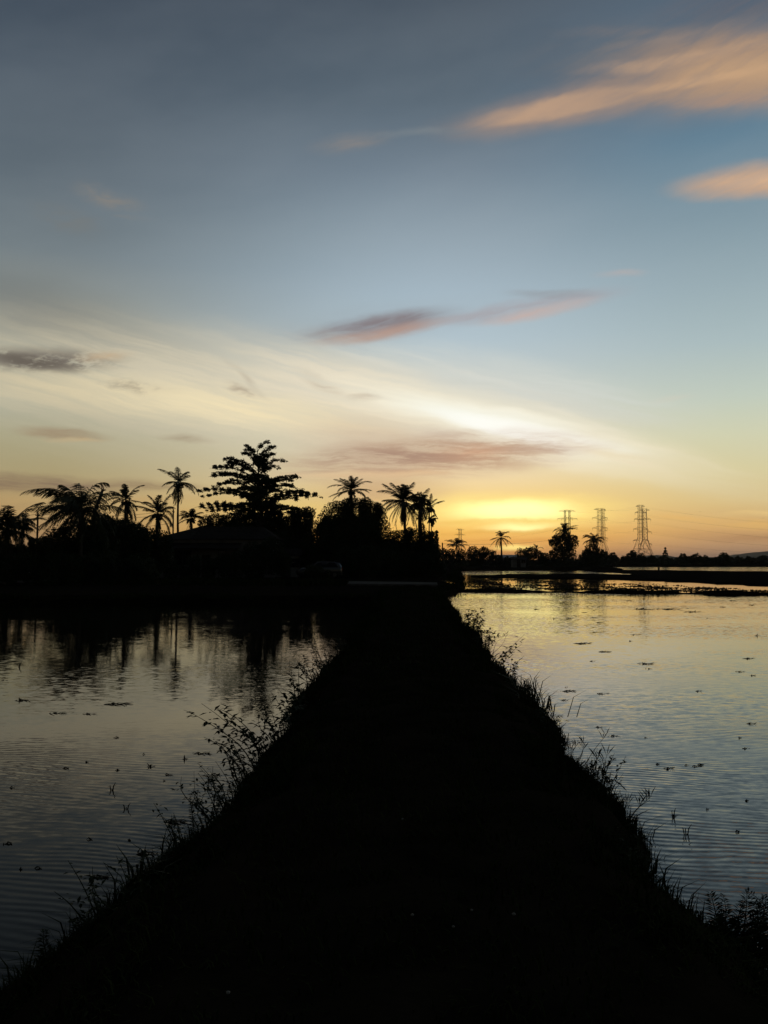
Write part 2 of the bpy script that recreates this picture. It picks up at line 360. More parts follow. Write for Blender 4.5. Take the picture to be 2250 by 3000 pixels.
CLOUDS = [
    # pink streamer, upper right: a thin tail widening into two soft lobes
    C((1500, 190), (2500, 40), 110, (118, 116, 116), .6, fib='up', core=.1, depth=.5),
    C((1900, 20), (2500, 0), 60, (104, 104, 112), .6, fib='up', core=.1, depth=.5),
    C((1290, 378), (2080, 205), 50, (176, 146, 124), .9, fib='up', core=.0, depth=.30),
    C((1340, 365), (1760, 285), 24, (186, 154, 130), .6, fib='up', core=.1, depth=.3),
    C((1420, 352), (2000, 228), 22, (190, 158, 132), .7, fib='up', core=.5, depth=.35),
    C((1640, 270), (2600, 110), 130, (158, 136, 120), .85, fib='up', core=.0, depth=.35),
    C((1850, 170), (2600, 90), 60, (180, 148, 120), .75, fib='up', core=.1, depth=.4),
    C((1820, 230), (2600, 220), 95, (182, 150, 122), .85, fib='up', core=.1, depth=.35),
    C((1950, 210), (2500, 180), 40, (198, 162, 126), .7, fib='up', core=.1, depth=.4),
    # small pink ellipse below it
    C((1965, 552), (2560, 478), 52, (200, 166, 138), .97, fib='up', core=.30, depth=.25),
    C((2080, 530), (2560, 500), 26, (222, 182, 146), .7, fib='up', core=.1, depth=.3),
    # faint scraps
    C((900, 440), (1150, 395), 34, (140, 134, 130), .7, fib='up', depth=.6),
    C((1050, 395), (1420, 370), 12, (128, 136, 140), .5, fib='up', depth=.5),
    C((210, 545), (430, 615), 40, (136, 132, 126), .8, fib='puff', lo=.38, hi=.6),
    C((80, 600), (330, 690), 46, (120, 122, 120), .6, fib='puff', lo=.38, hi=.6),
    C((1600, 90), (2300, 60), 14, (128, 120, 118), .5, fib='up', depth=.5),
    C((1760, 150), (2200, 60), 16, (150, 134, 124), .5, fib='up', depth=.5),
    C((1700, 215), (2260, 120), 14, (196, 162, 132), .5, fib='up', depth=.5, core=.2),
    C((1800, 262), (2300, 190), 12, (206, 168, 132), .5, fib='up', depth=.5, core=.2),
    C((1960, 300), (2320, 290), 22, (170, 142, 124), .6, fib='up', depth=.4),
    C((330, 640), (460, 640), 8, (140, 134, 126), .5, fib='flat'),
    C((-60, 905), (420, 1010), 10, (150, 148, 138), .5, fib='down', depth=.6),
    C((60, 985), (760, 1085), 9, (214, 202, 174), .5, fib='down', depth=.6),
    C((380, 1010), (1020, 1150), 8, (236, 222, 196), .5, fib='down', depth=.6),
    C((700, 1010), (1240, 1140), 10, (226, 218, 202), .5, fib='down', depth=.6),
    C((880, 985), (1500, 1170), 9, (222, 222, 214), .5, fib='down', depth=.6),
    C((1150, 1020), (1700, 1190), 9, (228, 226, 216), .5, fib='down', depth=.6),
    C((1430, 1140), (1920, 1300), 12, (244, 236, 214), .6, fib='down', depth=.5),
    C((1600, 1230), (2200, 1390), 12, (242, 230, 200), .55, fib='down', depth=.5),
    C((1000, 1210), (1260, 1250), 12, (206, 190, 168), .6, fib='flat', depth=.5),
    C((880, 1262), (1180, 1268), 8, (190, 164, 142), .6, fib='flat', depth=.5),
    C((1130, 1345), (1420, 1352), 9, (248, 208, 164), .65, fib='puff', depth=.5),
    C((1290, 1328), (1480, 1330), 7, (250, 206, 166), .65, fib='puff', depth=.5),
    C((1250, 1300), (1560, 1296), 7, (182, 148, 128), .65, fib='flat', depth=.5),
    C((1480, 1350), (1720, 1342), 8, (178, 146, 126), .6, fib='flat', depth=.5),
    C((1730, 812), (1910, 800), 13, (188, 176, 172), .7, fib='flat', depth=.6),
    C((1880, 1180), (2050, 1165), 14, (215, 208, 190), .6, fib='flat', depth=.6),
    # mauve bar across the middle: dark left end, pink right end, rosy underside
    C((640, 1010), (1450, 900), 60, (150, 153, 156), .3, fib='up', core=.1, depth=.4),
    C((870, 990), (1340, 912), 34, (138, 128, 130), .95, fib='up', core=.3, depth=.4, dw=.6),
    C((910, 1008), (1350, 935), 20, (184, 154, 140), .85, fib='up', core=.1, depth=.35, dw=.6),
    C((1240, 950), (1840, 850), 26, (170, 164, 168), .85, fib='up', core=.2, depth=.5, dw=.6),
    C((1480, 866), (1760, 862), 16, (150, 150, 154), .6, fib='flat', core=.1, depth=.4),
    C((1400, 952), (1760, 876), 18, (204, 180, 170), .85, fib='up', core=.1, depth=.4, dw=.6),
    # soft grey veil, left, and the cream cirrus fan falling to the right
    C((-500, 690), (640, 1060), 95, (116, 122, 122), .8, fib='soft', depth=.35),
    C((-700, 960), (1300, 1210), 185, (200, 189, 162), .88, fib='down', depth=.35, core=.1),
    C((200, 1060), (1900, 1260), 165, (234, 221, 194), .92, fib='down', depth=.35, core=.1),
    C((-300, 1090), (700, 1200), 60, (218, 203, 168), .85, fib='down', depth=.4),
    C((150, 1120), (1250, 1255), 60, (246, 228, 186), .95, fib='down', depth=.4),
    C((700, 1060), (1500, 1230), 80, (244, 230, 204), .85, fib='down', depth=.45),
    C((1000, 1000), (2000, 1250), 75, (214, 218, 212), .6, fib='down', depth=.75),
    C((1300, 1030), (2100, 1230), 60, (214, 218, 210), .5, fib='down', depth=.75),
    C((960, 1120), (2080, 1385), 84, (255, 246, 220), 1.0, fib='down', depth=.34, core=.2, dw=.5),
    C((1120, 1160), (1940, 1350), 50, (255, 253, 238), 1.0, fib='down', depth=.25, core=.25),
    C((1260, 1206), (1860, 1328), 28, (262, 260, 250), 1.0, fib='down', depth=.2, core=.35, dw=.5),
    C((1640, 1290), (1990, 1400), 22, (252, 236, 204), .7, fib='down', depth=.5, core=.2),
    C((1500, 1250), (2500, 1500), 70, (232, 216, 174), .6, fib='down', depth=.5),
    C((1150, 1262), (1500, 1300), 26, (222, 208, 190), .6, fib='flat', depth=.4),
    # ragged grey-brown scraps on the left
    C((-140, 1050), (370, 1058), 40, (122, 114, 104), 1.0, fib='puff', core=.15, depth=.8, lo=.38, hi=.54, dw=.7),
    C((-60, 1040), (250, 1085), 24, (108, 100, 90), .9, fib='puff', core=.2, depth=.6, lo=.38, hi=.54, dw=.7),
    C((220, 1050), (390, 1040), 20, (204, 178, 144), .8, fib='puff', depth=.5),
    C((280, 1120), (520, 1150), 18, (152, 140, 122), .6, fib='puff', lo=.45, hi=.6),
    C((650, 1128), (770, 1158), 18, (172, 154, 132), .75, fib='puff', lo=.40, hi=.56),
    C((640, 1030), (800, 1180), 13, (180, 166, 146), .4, fib='down'),
    C((860, 1080), (1040, 1170), 24, (184, 168, 146), .5, fib='down'),
    C((1010, 1165), (1120, 1160), 12, (190, 172, 150), .6, fib='flat'),
    C((40, 1262), (330, 1284), 20, (158, 134, 106), .95, fib='flat', depth=.45, core=.1),
    C((120, 1288), (320, 1290), 8, (206, 182, 140), .7, fib='flat', depth=.4),
    C((450, 1275), (640, 1290), 13, (166, 146, 120), .7, fib='flat', depth=.5),
    C((-400, 1402), (460, 1424), 30, (136, 114, 92), .95, fib='flat', core=.2, depth=.45),
    C((300, 1420), (640, 1432), 14, (156, 128, 96), .7, fib='flat', depth=.5),
    # brown-pink bank low over the palms
    C((820, 1280), (1400, 1325), 95, (208, 178, 150), .7, fib='soft', depth=.3),
    C((760, 1372), (1760, 1300), 66, (200, 164, 134), 1.0, fib='flat', core=.25, depth=.6),
    C((1250, 1330), (1500, 1322), 26, (218, 168, 132), .8, fib='puff', depth=.5),
    C((900, 1340), (1450, 1330), 34, (176, 142, 120), .8, fib='flat', depth=.75, lo=.40, hi=.58),
    C((1400, 1316), (1800, 1318), 15, (196, 164, 140), .8, fib='flat', depth=.6),
    C((800, 1392), (1400, 1386), 13, (246, 208, 158), .8, fib='flat', depth=.5),
    C((860, 1440), (1360, 1440), 66, (212, 170, 126), .75, fib='soft', depth=.25),
    # the glow where the sun has gone down
    C((1000, 1560), (2100, 1520), 120, (252, 208, 110), .3, depth=.2, fib='flat'),
    C((1190, 1496), (1870, 1500), 58, (284, 256, 150), .95, core=.1, fib='flat', depth=.25),
    C((1320, 1498), (1700, 1494), 38, (300, 288, 196), .95, core=.2),
    C((1400, 1548), (1640, 1542), 14, (290, 280, 190), .9),
    C((1430, 1604), (1580, 1602), 13, (300, 262, 150), .95, core=.1),
    C((1200, 1532), (1760, 1524), 8, (232, 190, 84), .6, fib='flat', depth=.6),
    C((1180, 1560), (1800, 1552), 8, (228, 172, 76), .5, fib='flat', depth=.6),
    C((1250, 1588), (1900, 1570), 9, (230, 156, 66), .5, fib='flat', depth=.6),
    C((1750, 1500), (2600, 1560), 20, (240, 190, 110), .7, fib='flat', depth=.6),
    C((2080, 1508), (2500, 1504), 10, (248, 212, 140), .7, fib='flat', depth=.5),
    C((1900, 1560), (2700, 1590), 20, (186, 138, 94), .7, fib='flat', depth=.6),
    C((-200, 1510), (900, 1490), 22, (214, 172, 104), .5, fib='flat', depth=.7),
    C((-200, 1466), (900, 1452), 14, (204, 168, 112), .6, fib='flat', depth=.6),
]
build_world()
scene.world.cycles.sampling_method = 'MANUAL'
scene.world.cycles.sample_map_resolution = 512
sun_d = bpy.data.lights.new('sun', 'SUN'); sun_d.energy = 0.15; sun_d.angle = R(0.53); sun_d.color = (1.0, .55, .25)
sun = bpy.data.objects.new('sun', sun_d); COL.objects.link(sun)
sd = Vector((math.sin(SUN_AZ) * math.cos(SUN_EL), math.cos(SUN_AZ) * math.cos(SUN_EL), math.sin(SUN_EL)))
sun.rotation_euler = sd.to_track_quat('Z', 'Y').to_euler()
sun.location = (60, 200, 40)
scene.view_settings.view_transform = 'Standard'
scene.view_settings.look = 'None'
scene.view_settings.exposure = 0
scene.view_settings.gamma = 1
scene.cycles.max_bounces = 6
scene.cycles.sample_clamp_indirect = 4.0


# ================================================================== the land and the water
def noise1(n, amp, seed, smooth=3):
    r = np.random.default_rng(seed).normal(0, 1, n)
    k = np.ones(smooth) / smooth
    return np.convolve(r, k, 'same') * amp * math.sqrt(smooth)

# one sheet of ground out to the horizon: paddy beds below the water, dry land around
def ground_sheet():
    xs = [-14000, -4000, -1200, -400, -142, -138, -60, 0, 60, 168, 172, 500, 1500, 5000, 14000]
    ys = [-14000, -3000, -500, -120, -42, -38, 60, 150, 268, 272, 500, 1200, 4000, 14000]
    vs, fs = [], []
    for y in ys:
        for x in xs:
            inside = -140 < x < 170 and -40 < y < 270
            vs.append((x, y, -.35 if inside else .12))
    W = len(xs)
    for j in range(len(ys) - 1):
        for i in range(W - 1):
            fs.append((j * W + i, j * W + i + 1, (j + 1) * W + i + 1, (j + 1) * W + i))
    b = MB(); b.add(vs, fs)
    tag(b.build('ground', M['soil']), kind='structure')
ground_sheet()

def sheet(name, poly, z, mat):
    b = MB(); b.add([(x, y, z) for x, y in poly], [tuple(range(len(poly)))])
    return tag(b.build(name, mat), kind='structure')

def dike_x(y): return .031 * y
# near bund: from the corner of the path out to the right
def bund_y(x): return 55.2 - .30 * (x - 3.5) + .0016 * (x - 3.5) ** 2
bx = np.linspace(2.5, 60, 24)
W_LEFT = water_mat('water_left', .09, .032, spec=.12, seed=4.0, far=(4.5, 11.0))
W_NEAR = water_mat('water_right', .25, .045, spec=.5, seed=1.0)
W_FAR = water_mat('water_far', .03, 0, spec=.5, patch=True, seed=8.0)
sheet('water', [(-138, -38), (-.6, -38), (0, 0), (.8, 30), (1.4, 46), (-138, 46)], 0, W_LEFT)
sheet('water', [(-.6, -38), (168, -38), (168, bund_y(60) - 10)] + [(x, bund_y(x)) for x in bx[::-1]] + [(1.4, 46), (.8, 30), (0, 0)], 0, W_NEAR)
W_STRIP = water_mat('water_beyond', .40, 0, spec=.5, seed=15.0)
mid = [at_z(*p, 0) for p in [(1340, 1684), (1480, 1685), (1700, 1686.5), (1850, 1688), (1950, 1691), (2100, 1698), (2250, 1703), (2600, 1720)]]
mid = [(p.x, p.y) for p in mid]
sheet('water', [(x, bund_y(x)) for x in bx] + [(168, bund_y(60) - 10), (168, bund_y(60) - 6)] + mid[::-1] + [(5, 75), (2, 60)], 0, W_FAR)
sheet('water', [(5, 75)] + mid + [(168, bund_y(60) - 6), (168, 268), (-30, 268), (-30, 100)], 0, W_STRIP)

def land(name, poly, z, mat, step=1.0, jit=.25, skirt=.7, seed=1, bottom=-.4):
    """A raised patch of ground with a ragged, sloping edge."""
    r = np.random.default_rng(seed)
    pts = []
    n = len(poly)
    for i in range(n):
        a, b = Vector(poly[i]), Vector(poly[(i + 1) % n])
        L = (b - a).length
        k = max(1, min(120, int(L / step)))
        for t in range(k):
            pts.append(a.lerp(b, t / k) + Vector(r.normal(0, jit, 2)) * (0.0 if L > 400 else 1.0))
    area = sum(pts[i].x * pts[(i + 1) % len(pts)].y - pts[(i + 1) % len(pts)].x * pts[i].y for i in range(len(pts)))
    if area < 0: pts.reverse()
    n = len(pts)
    tris = geometry.tessellate_polygon([[Vector((p.x, p.y, 0)) for p in pts]])
    top = [(p.x, p.y, z + r.normal(0, .02)) for p in pts]
    low = []
    for i in range(n):
        d = (pts[(i + 1) % n] - pts[i - 1]).normalized()
        o = Vector((d.y, -d.x)) * skirt
        low.append((pts[i].x + o.x, pts[i].y + o.y, bottom))
    fs = [t if (pts[t[1]] - pts[t[0]]).cross(pts[t[2]] - pts[t[0]]) > 0 else (t[0], t[2], t[1]) for t in map(tuple, tris)]
    fs += [(i, n + i, n + (i + 1) % n, (i + 1) % n) for i in range(n)]
    b = MB(); b.add(top + low, fs)
    return tag(b.build(name, mat), kind='structure')

VILLAGE = [(-138, 41.5), (-60, 40.6), (-30, 40.8), (-14, 40.2), (-6, 40.4), (-1.5, 39.5), (0.2, 38.0), (2.3, 38.2), (2.9, 44), (3.4, 49), (4.4, 53.5),
           (5.6, 60), (6.2, 70), (7.4, 84), (9.6, 106), (11.5, 130), (14.2, 156), (30, 159), (48, 166), (55, 200), (58, 228), (75, 240), (168, 246),
           (700, 300), (3000, 9000), (-3000, 9000), (-700, 60), (-138, 46)]
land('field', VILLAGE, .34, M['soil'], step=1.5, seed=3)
Z0 = at_z
wedge = [at_z(*p, .12) for p in [(1385, 1687), (1480, 1690), (1560, 1691), (1700, 1692), (1830, 1695), (1950, 1698), (2100, 1705), (2250, 1712), (2420, 1722), (2700, 1738),
                            (2700, 1682), (2420, 1677), (2250, 1673.5), (2060, 1671.5), (1900, 1669.5), (1760, 1669), (1720, 1672), (1800, 1676), (1905, 1683), (1820, 1682), (1720, 1680), (1600, 1681), (1480, 1681)]]
land('mud_field', [(p.x, p.y) for p in wedge], .10, M['mud'], step=1.2, jit=.35, seed=5)

def bund(pts, w, h, seed, mat, name='bund'):
    """A low earth wall between two paddies."""
    pts = [Vector(p) for p in pts]; dense = []
    for a, b in zip(pts, pts[1:]):
        k = max(1, int((b - a).length / .35))
        dense += [a.lerp(b, t / k) for t in range(k)]
    dense.append(pts[-1]); n = len(dense)
    hj = noise1(n, .06, seed, 4); wj = noise1(n, .16, seed + 1, 3); wk = noise1(n, .16, seed + 2, 3)
    vs, fs = [], []
    for i, p in enumerate(dense):
        d = (dense[min(i + 1, n - 1)] - dense[max(i - 1, 0)]).normalized(); o = Vector((d.y, -d.x))
        H = max(.05, h + hj[i]); a = w / 2 + wj[i]; c = w / 2 + wk[i]
        for off, z in ((a + .35, -.3), (a, .0 + H * .35), (a * .5, H), (-c * .5, H * .96), (-c, H * .35), (-c - .35, -.3)):
            vs.append((p.x + o.x * off, p.y + o.y * off, z))
    for i in range(n - 1):
        for k in range(5):
            fs.append((i * 6 + k, i * 6 + k + 1, (i + 1) * 6 + k + 1, (i + 1) * 6 + k))
    b = MB(); b.add(vs, fs)
    return tag(b.build(name, mat), kind='structure')
bund([(x, bund_y(x)) for x in bx], .85, .16, 11, M['mud'])

# the path: a grassy earth causeway, 0.5 m above the water
def width_at(x, y):
    near = np.where(x < 0, .79 + .20 * np.clip((7.5 - y) / 4, 0, 1), .89); t = np.clip((y - 24) / 16, 0, 1)                # it spreads a little where it meets the village
    return near + (np.where(x < 0, 1.02, .96) - near) * t * t * (3 - 2 * t) + .04 * np.sin(y * .61 + (x > 0)) * np.clip(y / 12, 0, 1) + .04 * np.sin(y * 1.7 + (x > 0) * 2) + .03 * np.sin(y * 4.3 + (x > 0) * 4) * np.sin(y * .9)
def path_mesh():
    ys = [-38] + list(np.arange(-12, 0, 1.0)) + list(np.arange(0, 14, .25)) + list(np.arange(14, 50, .8)) + [52]
    prof = [(-2.9, -.4), (-2.15, -.12), (-1.85, .06), (-1.6, .24), (-1.3, .42), (-.95, .5), (-.5, .47), (-.2, .5), (.2, .5), (.5, .46), (.95, .5), (1.3, .43), (1.6, .25), (1.85, .06), (2.15, -.12), (2.9, -.4)]
    r = np.random.default_rng(4); n = len(prof)
    vs, fs = [], []
    for y in ys:
        for x, z in prof:
            wid = float(width_at(np.float64(x), np.float64(y)))
            k = 1.0 if abs(x) < 2.2 else .3
            vs.append((dike_x(y) + x * wid + r.normal(0, .03) * k, y, z + r.normal(0, .018) * k))
    for j in range(len(ys) - 1):
        for i in range(n - 1):
            fs.append((j * n + i, j * n + i + 1, (j + 1) * n + i + 1, (j + 1) * n + i))
    b = MB(); b.add(vs, fs)
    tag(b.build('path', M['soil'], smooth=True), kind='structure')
path_mesh()
# the paved road that crosses at the far end
def road():
    P = [(-70, 66), (-25, 62), (-6, 58.5), (1.0, 56.0), (3.6, 55.0), (3.9, 60.5), (1.2, 62.5), (-6, 65), (-25, 68.5), (-70, 73)]
    b = MB(); n = len(P)
    b.add([(x, y, .44) for x, y in P] + [(x, y, .30) for x, y in P], [tuple(range(n))] + [(i, n + i, n + (i + 1) % n, (i + 1) % n) for i in range(n)])
    tag(b.build('road', M['concrete']), kind='structure')
road()
# puddle beside the path corner
pp = [at_z(*p, .4) for p in [(1287, 1702), (1300, 1701), (1318, 1704), (1334, 1709), (1322, 1710), (1305, 1707)]]
sheet('puddle', [(p.x, p.y) for p in pp], .42, W_FAR)

# far hills
def hill(pts, Y, depth, seed):
    r = np.random.default_rng(seed)
    top = [at_Y(px, py, Y) for px, py in pts]
    xs = np.linspace(top[0].x, top[-1].x, 60)
    hs = np.interp(xs, [t.x for t in top], [t.z for t in top]) + noise1(60, Y * .0004, seed, 3)
    vs, fs = [], []
    prof = [(-1, 0), (-.6, .45), (-.25, .85), (0, 1), (.3, .8), (1, 0)]
    for x, h in zip(xs, hs):
        for a, k in prof: vs.append((x, Y + a * depth, max(0, h) * k - 2 * (k == 0) + (r.normal(0, 2) if 0 < k < 1 else 0)))
    n = len(prof)
    for i in range(59):
        for k in range(n - 1): fs.append((i * n + k, (i + 1) * n + k, (i + 1) * n + k + 1, i * n + k + 1))
    b = MB(); b.add(vs, fs)
    tag(b.build('hill', M['hill'], smooth=True), kind='structure')
hill([(1860, 1642), (1895, 1630), (1915, 1626), (1940, 1630), (1990, 1642)], 4200, 500, 1)
hill([(2080, 1642), (2140, 1633), (2190, 1624), (2232, 1617), (2290, 1613), (2380, 1620), (2500, 1642)], 5200, 900, 2)
hill([(2020, 1642), (2090, 1633), (2160, 1630), (2260, 1632), (2400, 1642)], 3600, 400, 3)

# ================================================================== plants
def unit(v):
    return v / np.maximum(np.linalg.norm(v, axis=1, keepdims=True), 1e-9)
def cards(b, centres, size, r, flat=0.0, aspect=.55):
    """Leaf-shaped pointed quads at the given points."""
    n = len(centres)
    if n == 0: return
    d = r.normal(0, 1, (n, 3)); d[:, 2] *= (1 - flat); d = unit(d)
    u = r.normal(0, 1, (n, 3)); u[:, 2] *= (1 - flat); s = unit(np.cross(d, u))
    sz = (size * r.uniform(.6, 1.4, n))[:, None]
    Q = np.stack([centres - d * sz * .5, centres + s * sz * aspect * .5 - d * sz * .05, centres + d * sz * .5, centres - s * sz * aspect * .5 - d * sz * .05], 1)
    b.quads(Q)

def lobe_points(c, rad, n, r, squash=(1, 1, 1), lumps=6):
    """Points through a lumpy ball: most of them towards its ragged surface."""
    d = unit(r.normal(0, 1, (n, 3)))
    L = unit(r.normal(0, 1, (lumps, 3))); amp = r.uniform(-.28, .30, lumps)
    k = 1 + (np.exp(-((d[:, None, :] - L[None]) ** 2).sum(2) / .35) * amp).sum(1)
    rr = rad * k * r.uniform(.15, 1.0, n) ** .42
    return np.asarray(c) + d * rr[:, None] * np.asarray(squash)

def limb(b, a, c, r0, r1, r, bend=.12, n=6, sides=6):
    a = Vector(a); c = Vector(c); L = (c - a).length
    o = Vector(r.normal(0, 1, 3)) * L * bend
    pts = [a.lerp(c, t / n) + o * math.sin(math.pi * t / n) for t in range(n + 1)]
    b.tube(pts, [r0 + (r1 - r0) * (t / n) for t in range(n + 1)], sides)

def broadleaf(name, lobes, Y, label, cat='tree', group=None, leaf=None, dense=3.2, seed=0, base_py=None, gz=.3, depth=.8, squash=(1, 1, 1), mat='leaf', twigs=0, low=False):
    """A tree or shrub: lobes are (px, py, r px) sighted at distance Y; crown of leaf faces, trunk and limbs."""
    r = np.random.default_rng(seed + 1000)
    k = mpp(Y)
    leaf = leaf or max(.16, 1.5 * Y / 819)
    if low:                                                # bushy right down to the ground
        floor_py = 1640 + (CAMZ - gz) / k
        for px, py, rp in list(lobes):
            y = py + rp * .9
            while y < floor_py - rp * .3:
                lobes = lobes + [(px + r.normal(0, rp * .25), y, rp * r.uniform(.8, 1.05))]; y += rp
    L = []
    for px, py, rp in lobes:
        p = at_Y(px, py, Y); p.y += r.uniform(-1, 1) * rp * k * depth
        L.append((p, rp * k))
    cx = sum(p.x * q for p, q in L) / sum(q for p, q in L)
    base = Vector((cx, Y, gz))
    root = empty(name, base, label, cat, group)
    b = MB()
    for p, q in L:
        A = math.pi * q * q
        n = int(min(9000, dense * A / (.28 * leaf * leaf)))
        pts = lobe_points(p, q, n, r, squash)
        pts[:, 2] = np.maximum(pts[:, 2], gz + .05 * r.random(n))
        cards(b, pts, leaf, r)
        for _ in range(twigs):                           # stray sprays that break the outline
            d = Vector(r.normal(0, 1, 3)); d.z = abs(d.z) * 1.2; d.normalize()
            e = p + d * q * r.uniform(1.0, 1.3)
            t = np.linspace(.75, 1, 10)[:, None]
            cards(b, np.array(p) + (np.array(e) - np.array(p)) * t + r.normal(0, q * .05, (10, 3)), leaf, r)
    b.build('crown', M[mat], root, base)
    t = MB()
    low = max(p.z for p, q in L); H = max(low - gz, .5)
    r0 = max(.05, H * .028)
    fork = base + Vector((r.normal(0, .02) * H, 0, H * .35))
    limb(t, base - Vector((0, 0, .15)), fork, r0, r0 * .7, r, .04)
    for p, q in L:
        limb(t, fork, p + Vector((0, 0, q * .3)), r0 * .6, r0 * .12, r, .08)
    t.build('trunk', M['bark'], root, base)
    return root

def frond(b, o, az, e0, L, droop, wind, r, lmax, width, m=30, hang=.5):
    """One pinnate palm leaf: a curved midrib with two rows of leaflets."""
    n = 12; p = Vector(o); pts = [p.copy()]; dirs = []
    a = az
    for i in range(n):
        s = i / (n - 1)
        e = e0 - droop * s ** 1.6
        d = Vector((math.sin(a) * math.cos(e), math.cos(a) * math.cos(e), math.sin(e)))
        d = (d + Vector(wind) * (.15 + s)).normalized()
        p = p + d * (L / n); pts.append(p.copy()); dirs.append(d)
    b.tube(pts, [max(.008, .045 * (1 - i / n) * L / 4.0) for i in range(n + 1)], 4)
    P = np.array([tuple(q) for q in pts])
    s = np.linspace(.10, .995, m); f = s * n; i0 = np.minimum(f.astype(int), n - 1); ft = (f - i0)[:, None]
    C_ = P[i0] * (1 - ft) + P[i0 + 1] * ft
    T = unit(P[i0 + 1] - P[i0])
    S = unit(np.cross(T, np.array([0.001, 0.002, 1.0])))
    U = np.cross(S, T)
    ln = lmax * (.35 + .65 * np.sin(np.pi * np.clip(s * .85 + .12, 0, 1))) * r.uniform(.8, 1.15, m)
    for sg in (-1, 1):
        hg = hang * r.uniform(.6, 1.4, (m, 1))
        D = S * sg * .55 + T * .80 + U * .10 + np.array([0, 0, -1.0]) * hg + np.array(wind) * .8 + r.normal(0, .07, (m, 3))
        D = unit(D)
        tip = C_ + D * ln[:, None]; midp = C_ + D * ln[:, None] * .5 + np.array([0, 0, .04]) * ln[:, None]
        w = width * T
        tip = tip + np.array([0, 0, -.12]) * ln[:, None]
        b.quads(np.stack([C_ - w * .5, C_ + w * .5, midp + w * .5, midp - w * .5], 1))
        b.quads(np.stack([midp - w * .5, midp + w * .5, tip + w * .12, tip - w * .12], 1))

def palm(px, py, Y, label, L=4.0, n=22, base_px=None, wind=(0, 0, 0), seed=0, tr=.15, gz=.3, lo=-.5, hi=1.35, droop=.95, lmax=.75, hang=.35, bend=0.0, group='coconut palms around the village', m=40, name='coconut_palm', skip=None, extra=None, width=None):
    """Coconut palm whose crown is sighted at (px, py) from distance Y."""
    r = np.random.default_rng(seed + 50)
    if Y < 120: L *= 1.12
    top = at_Y(px, py, Y)
    base = Vector((at_Y(base_px if base_px is not None else px, py, Y).x, Y, gz))
    root = empty(name, base, label, 'palm tree', group)
    t = MB(); k = 14; H = top.z - gz
    pts = []
    for i in range(k + 1):
        s = i / k; p = base.lerp(top, s); p.x += bend * math.sin(math.pi * s); pts.append(p)
    pts[0].z -= .2
    t.tube(pts, [tr * (1.25 - .5 * (i / k) + (.5 if i == 0 else 0) + .05 * (i % 2)) for i in range(k + 1)], 8)
    t.build('trunk', M['bark'], root, base)
    b = MB()
    w = (width or max(.05, .55 * Y / 819)) * .8
    for i in range(n):
        u = (i + .5) / n
        az = i * 2.39996 + r.normal(0, .4)
        e0 = hi + (lo - hi) * u ** .85 + r.normal(0, .2)
        if skip and skip(az, e0): continue
        frond(b, top + Vector((0, 0, .12 * (1 - u))), az, e0, L * r.uniform(.68, 1.12) * (.8 if e0 > 1.1 else 1), droop * r.uniform(.5, 1.7), wind, r, lmax, w, m, hang)
    for i in range(4):                                     # dead fronds hanging down the trunk
        frond(b, top - Vector((0, 0, .15)), r.uniform(0, 6.28), -1.05 - .3 * r.random(), L * r.uniform(.55, .85), .35, wind, r, lmax * .6, w * .8, m, hang)
    for i in range(3):                                     # unopened spear leaves
        d = Vector((r.normal(0, .12), r.normal(0, .12), 1)).normalized()
        b.tube([top, top + d * L * .3, top + d * L * .42], [.05, .03, .006], 4)
    for i in range(10):                                    # nuts and the fibrous heart of the crown
        a = i * 2.4
        c = np.array(top) + np.array([math.cos(a) * .28, math.sin(a) * .28, -.15 - .12 * (i % 3)])
        cards(b, c + r.normal(0, .1, (10, 3)), .24, r, aspect=.9)
    b.build('crown', M['palm'], root, base)
    return root

# ---- the village skyline, left to right
palm(22, 1552, 62, 'wind-blown coconut palm cut by the left edge of the photo', L=2.7, n=34, base_px=30, wind=(-.15, 0, -.03), seed=1, lo=-.8, droop=.9, width=.075, hang=.5)
palm(68, 1533, 66, 'small thin palm with drooping fronds beside the far left palm', L=1.5, n=10, base_px=58, wind=(.10, 0, -.1), seed=2, tr=.07, lmax=.5, lo=-.7, hi=.9)
palm(236, 1492, 62, 'bushy coconut palm with fronds blown left, left of the bare snag', L=3.7, n=44, base_px=240, wind=(-.36, 0, -.02), seed=3, lo=-.75, hi=1.35, lmax=.95, hang=.6, droop=.9, width=.075, m=40)
palm(369, 1466, 78, 'upright coconut palm with round star-shaped crown right of the bare snag', L=2.1, n=19, base_px=368, wind=(-.02, 0, 0), seed=4, lo=-1.15, hi=1.5, lmax=.5, hang=.3, droop=.75, width=.08, tr=.13)
palm(462, 1505, 74, 'low coconut palm with swept crown beside the house roof', L=2.2, n=20, base_px=460, wind=(-.16, 0, 0), seed=5, lo=-.7, hi=1.5, lmax=.55, droop=.8, width=.075, tr=.15)
palm(524, 1415, 88, 'tallest slender coconut palm with leaning curved trunk left of the tiered tree', L=2.35, n=22, base_px=533, bend=-.2, wind=(-.08, 0, -.10), seed=6, lo=-1.45, hi=1.5, lmax=.5, hang=.5, tr=.12, droop=.8, width=.065)
palm(560, 1518, 90, 'small coconut palm behind the house roof under the tiered tree', L=1.5, n=16, base_px=560, wind=(-.15, 0, -.05), seed=7, lo=-.2, hi=1.2, lmax=.5)
palm(1030, 1437, 92, 'coconut palm rising behind the dense round tree', L=2.3, n=22, base_px=1034, wind=(.02, 0, 0), seed=8, lo=-.6, hi=1.55, lmax=.52, hang=.35, droop=.7, width=.07)
palm(1183, 1470, 88, 'big full coconut palm in the clump right of the dense round tree', L=2.75, n=36, base_px=1192, seed=9, lo=-1.4, hi=1.55, lmax=.65, hang=.5, droop=.7, width=.08, tr=.16, wind=(-.04, 0, -.02))
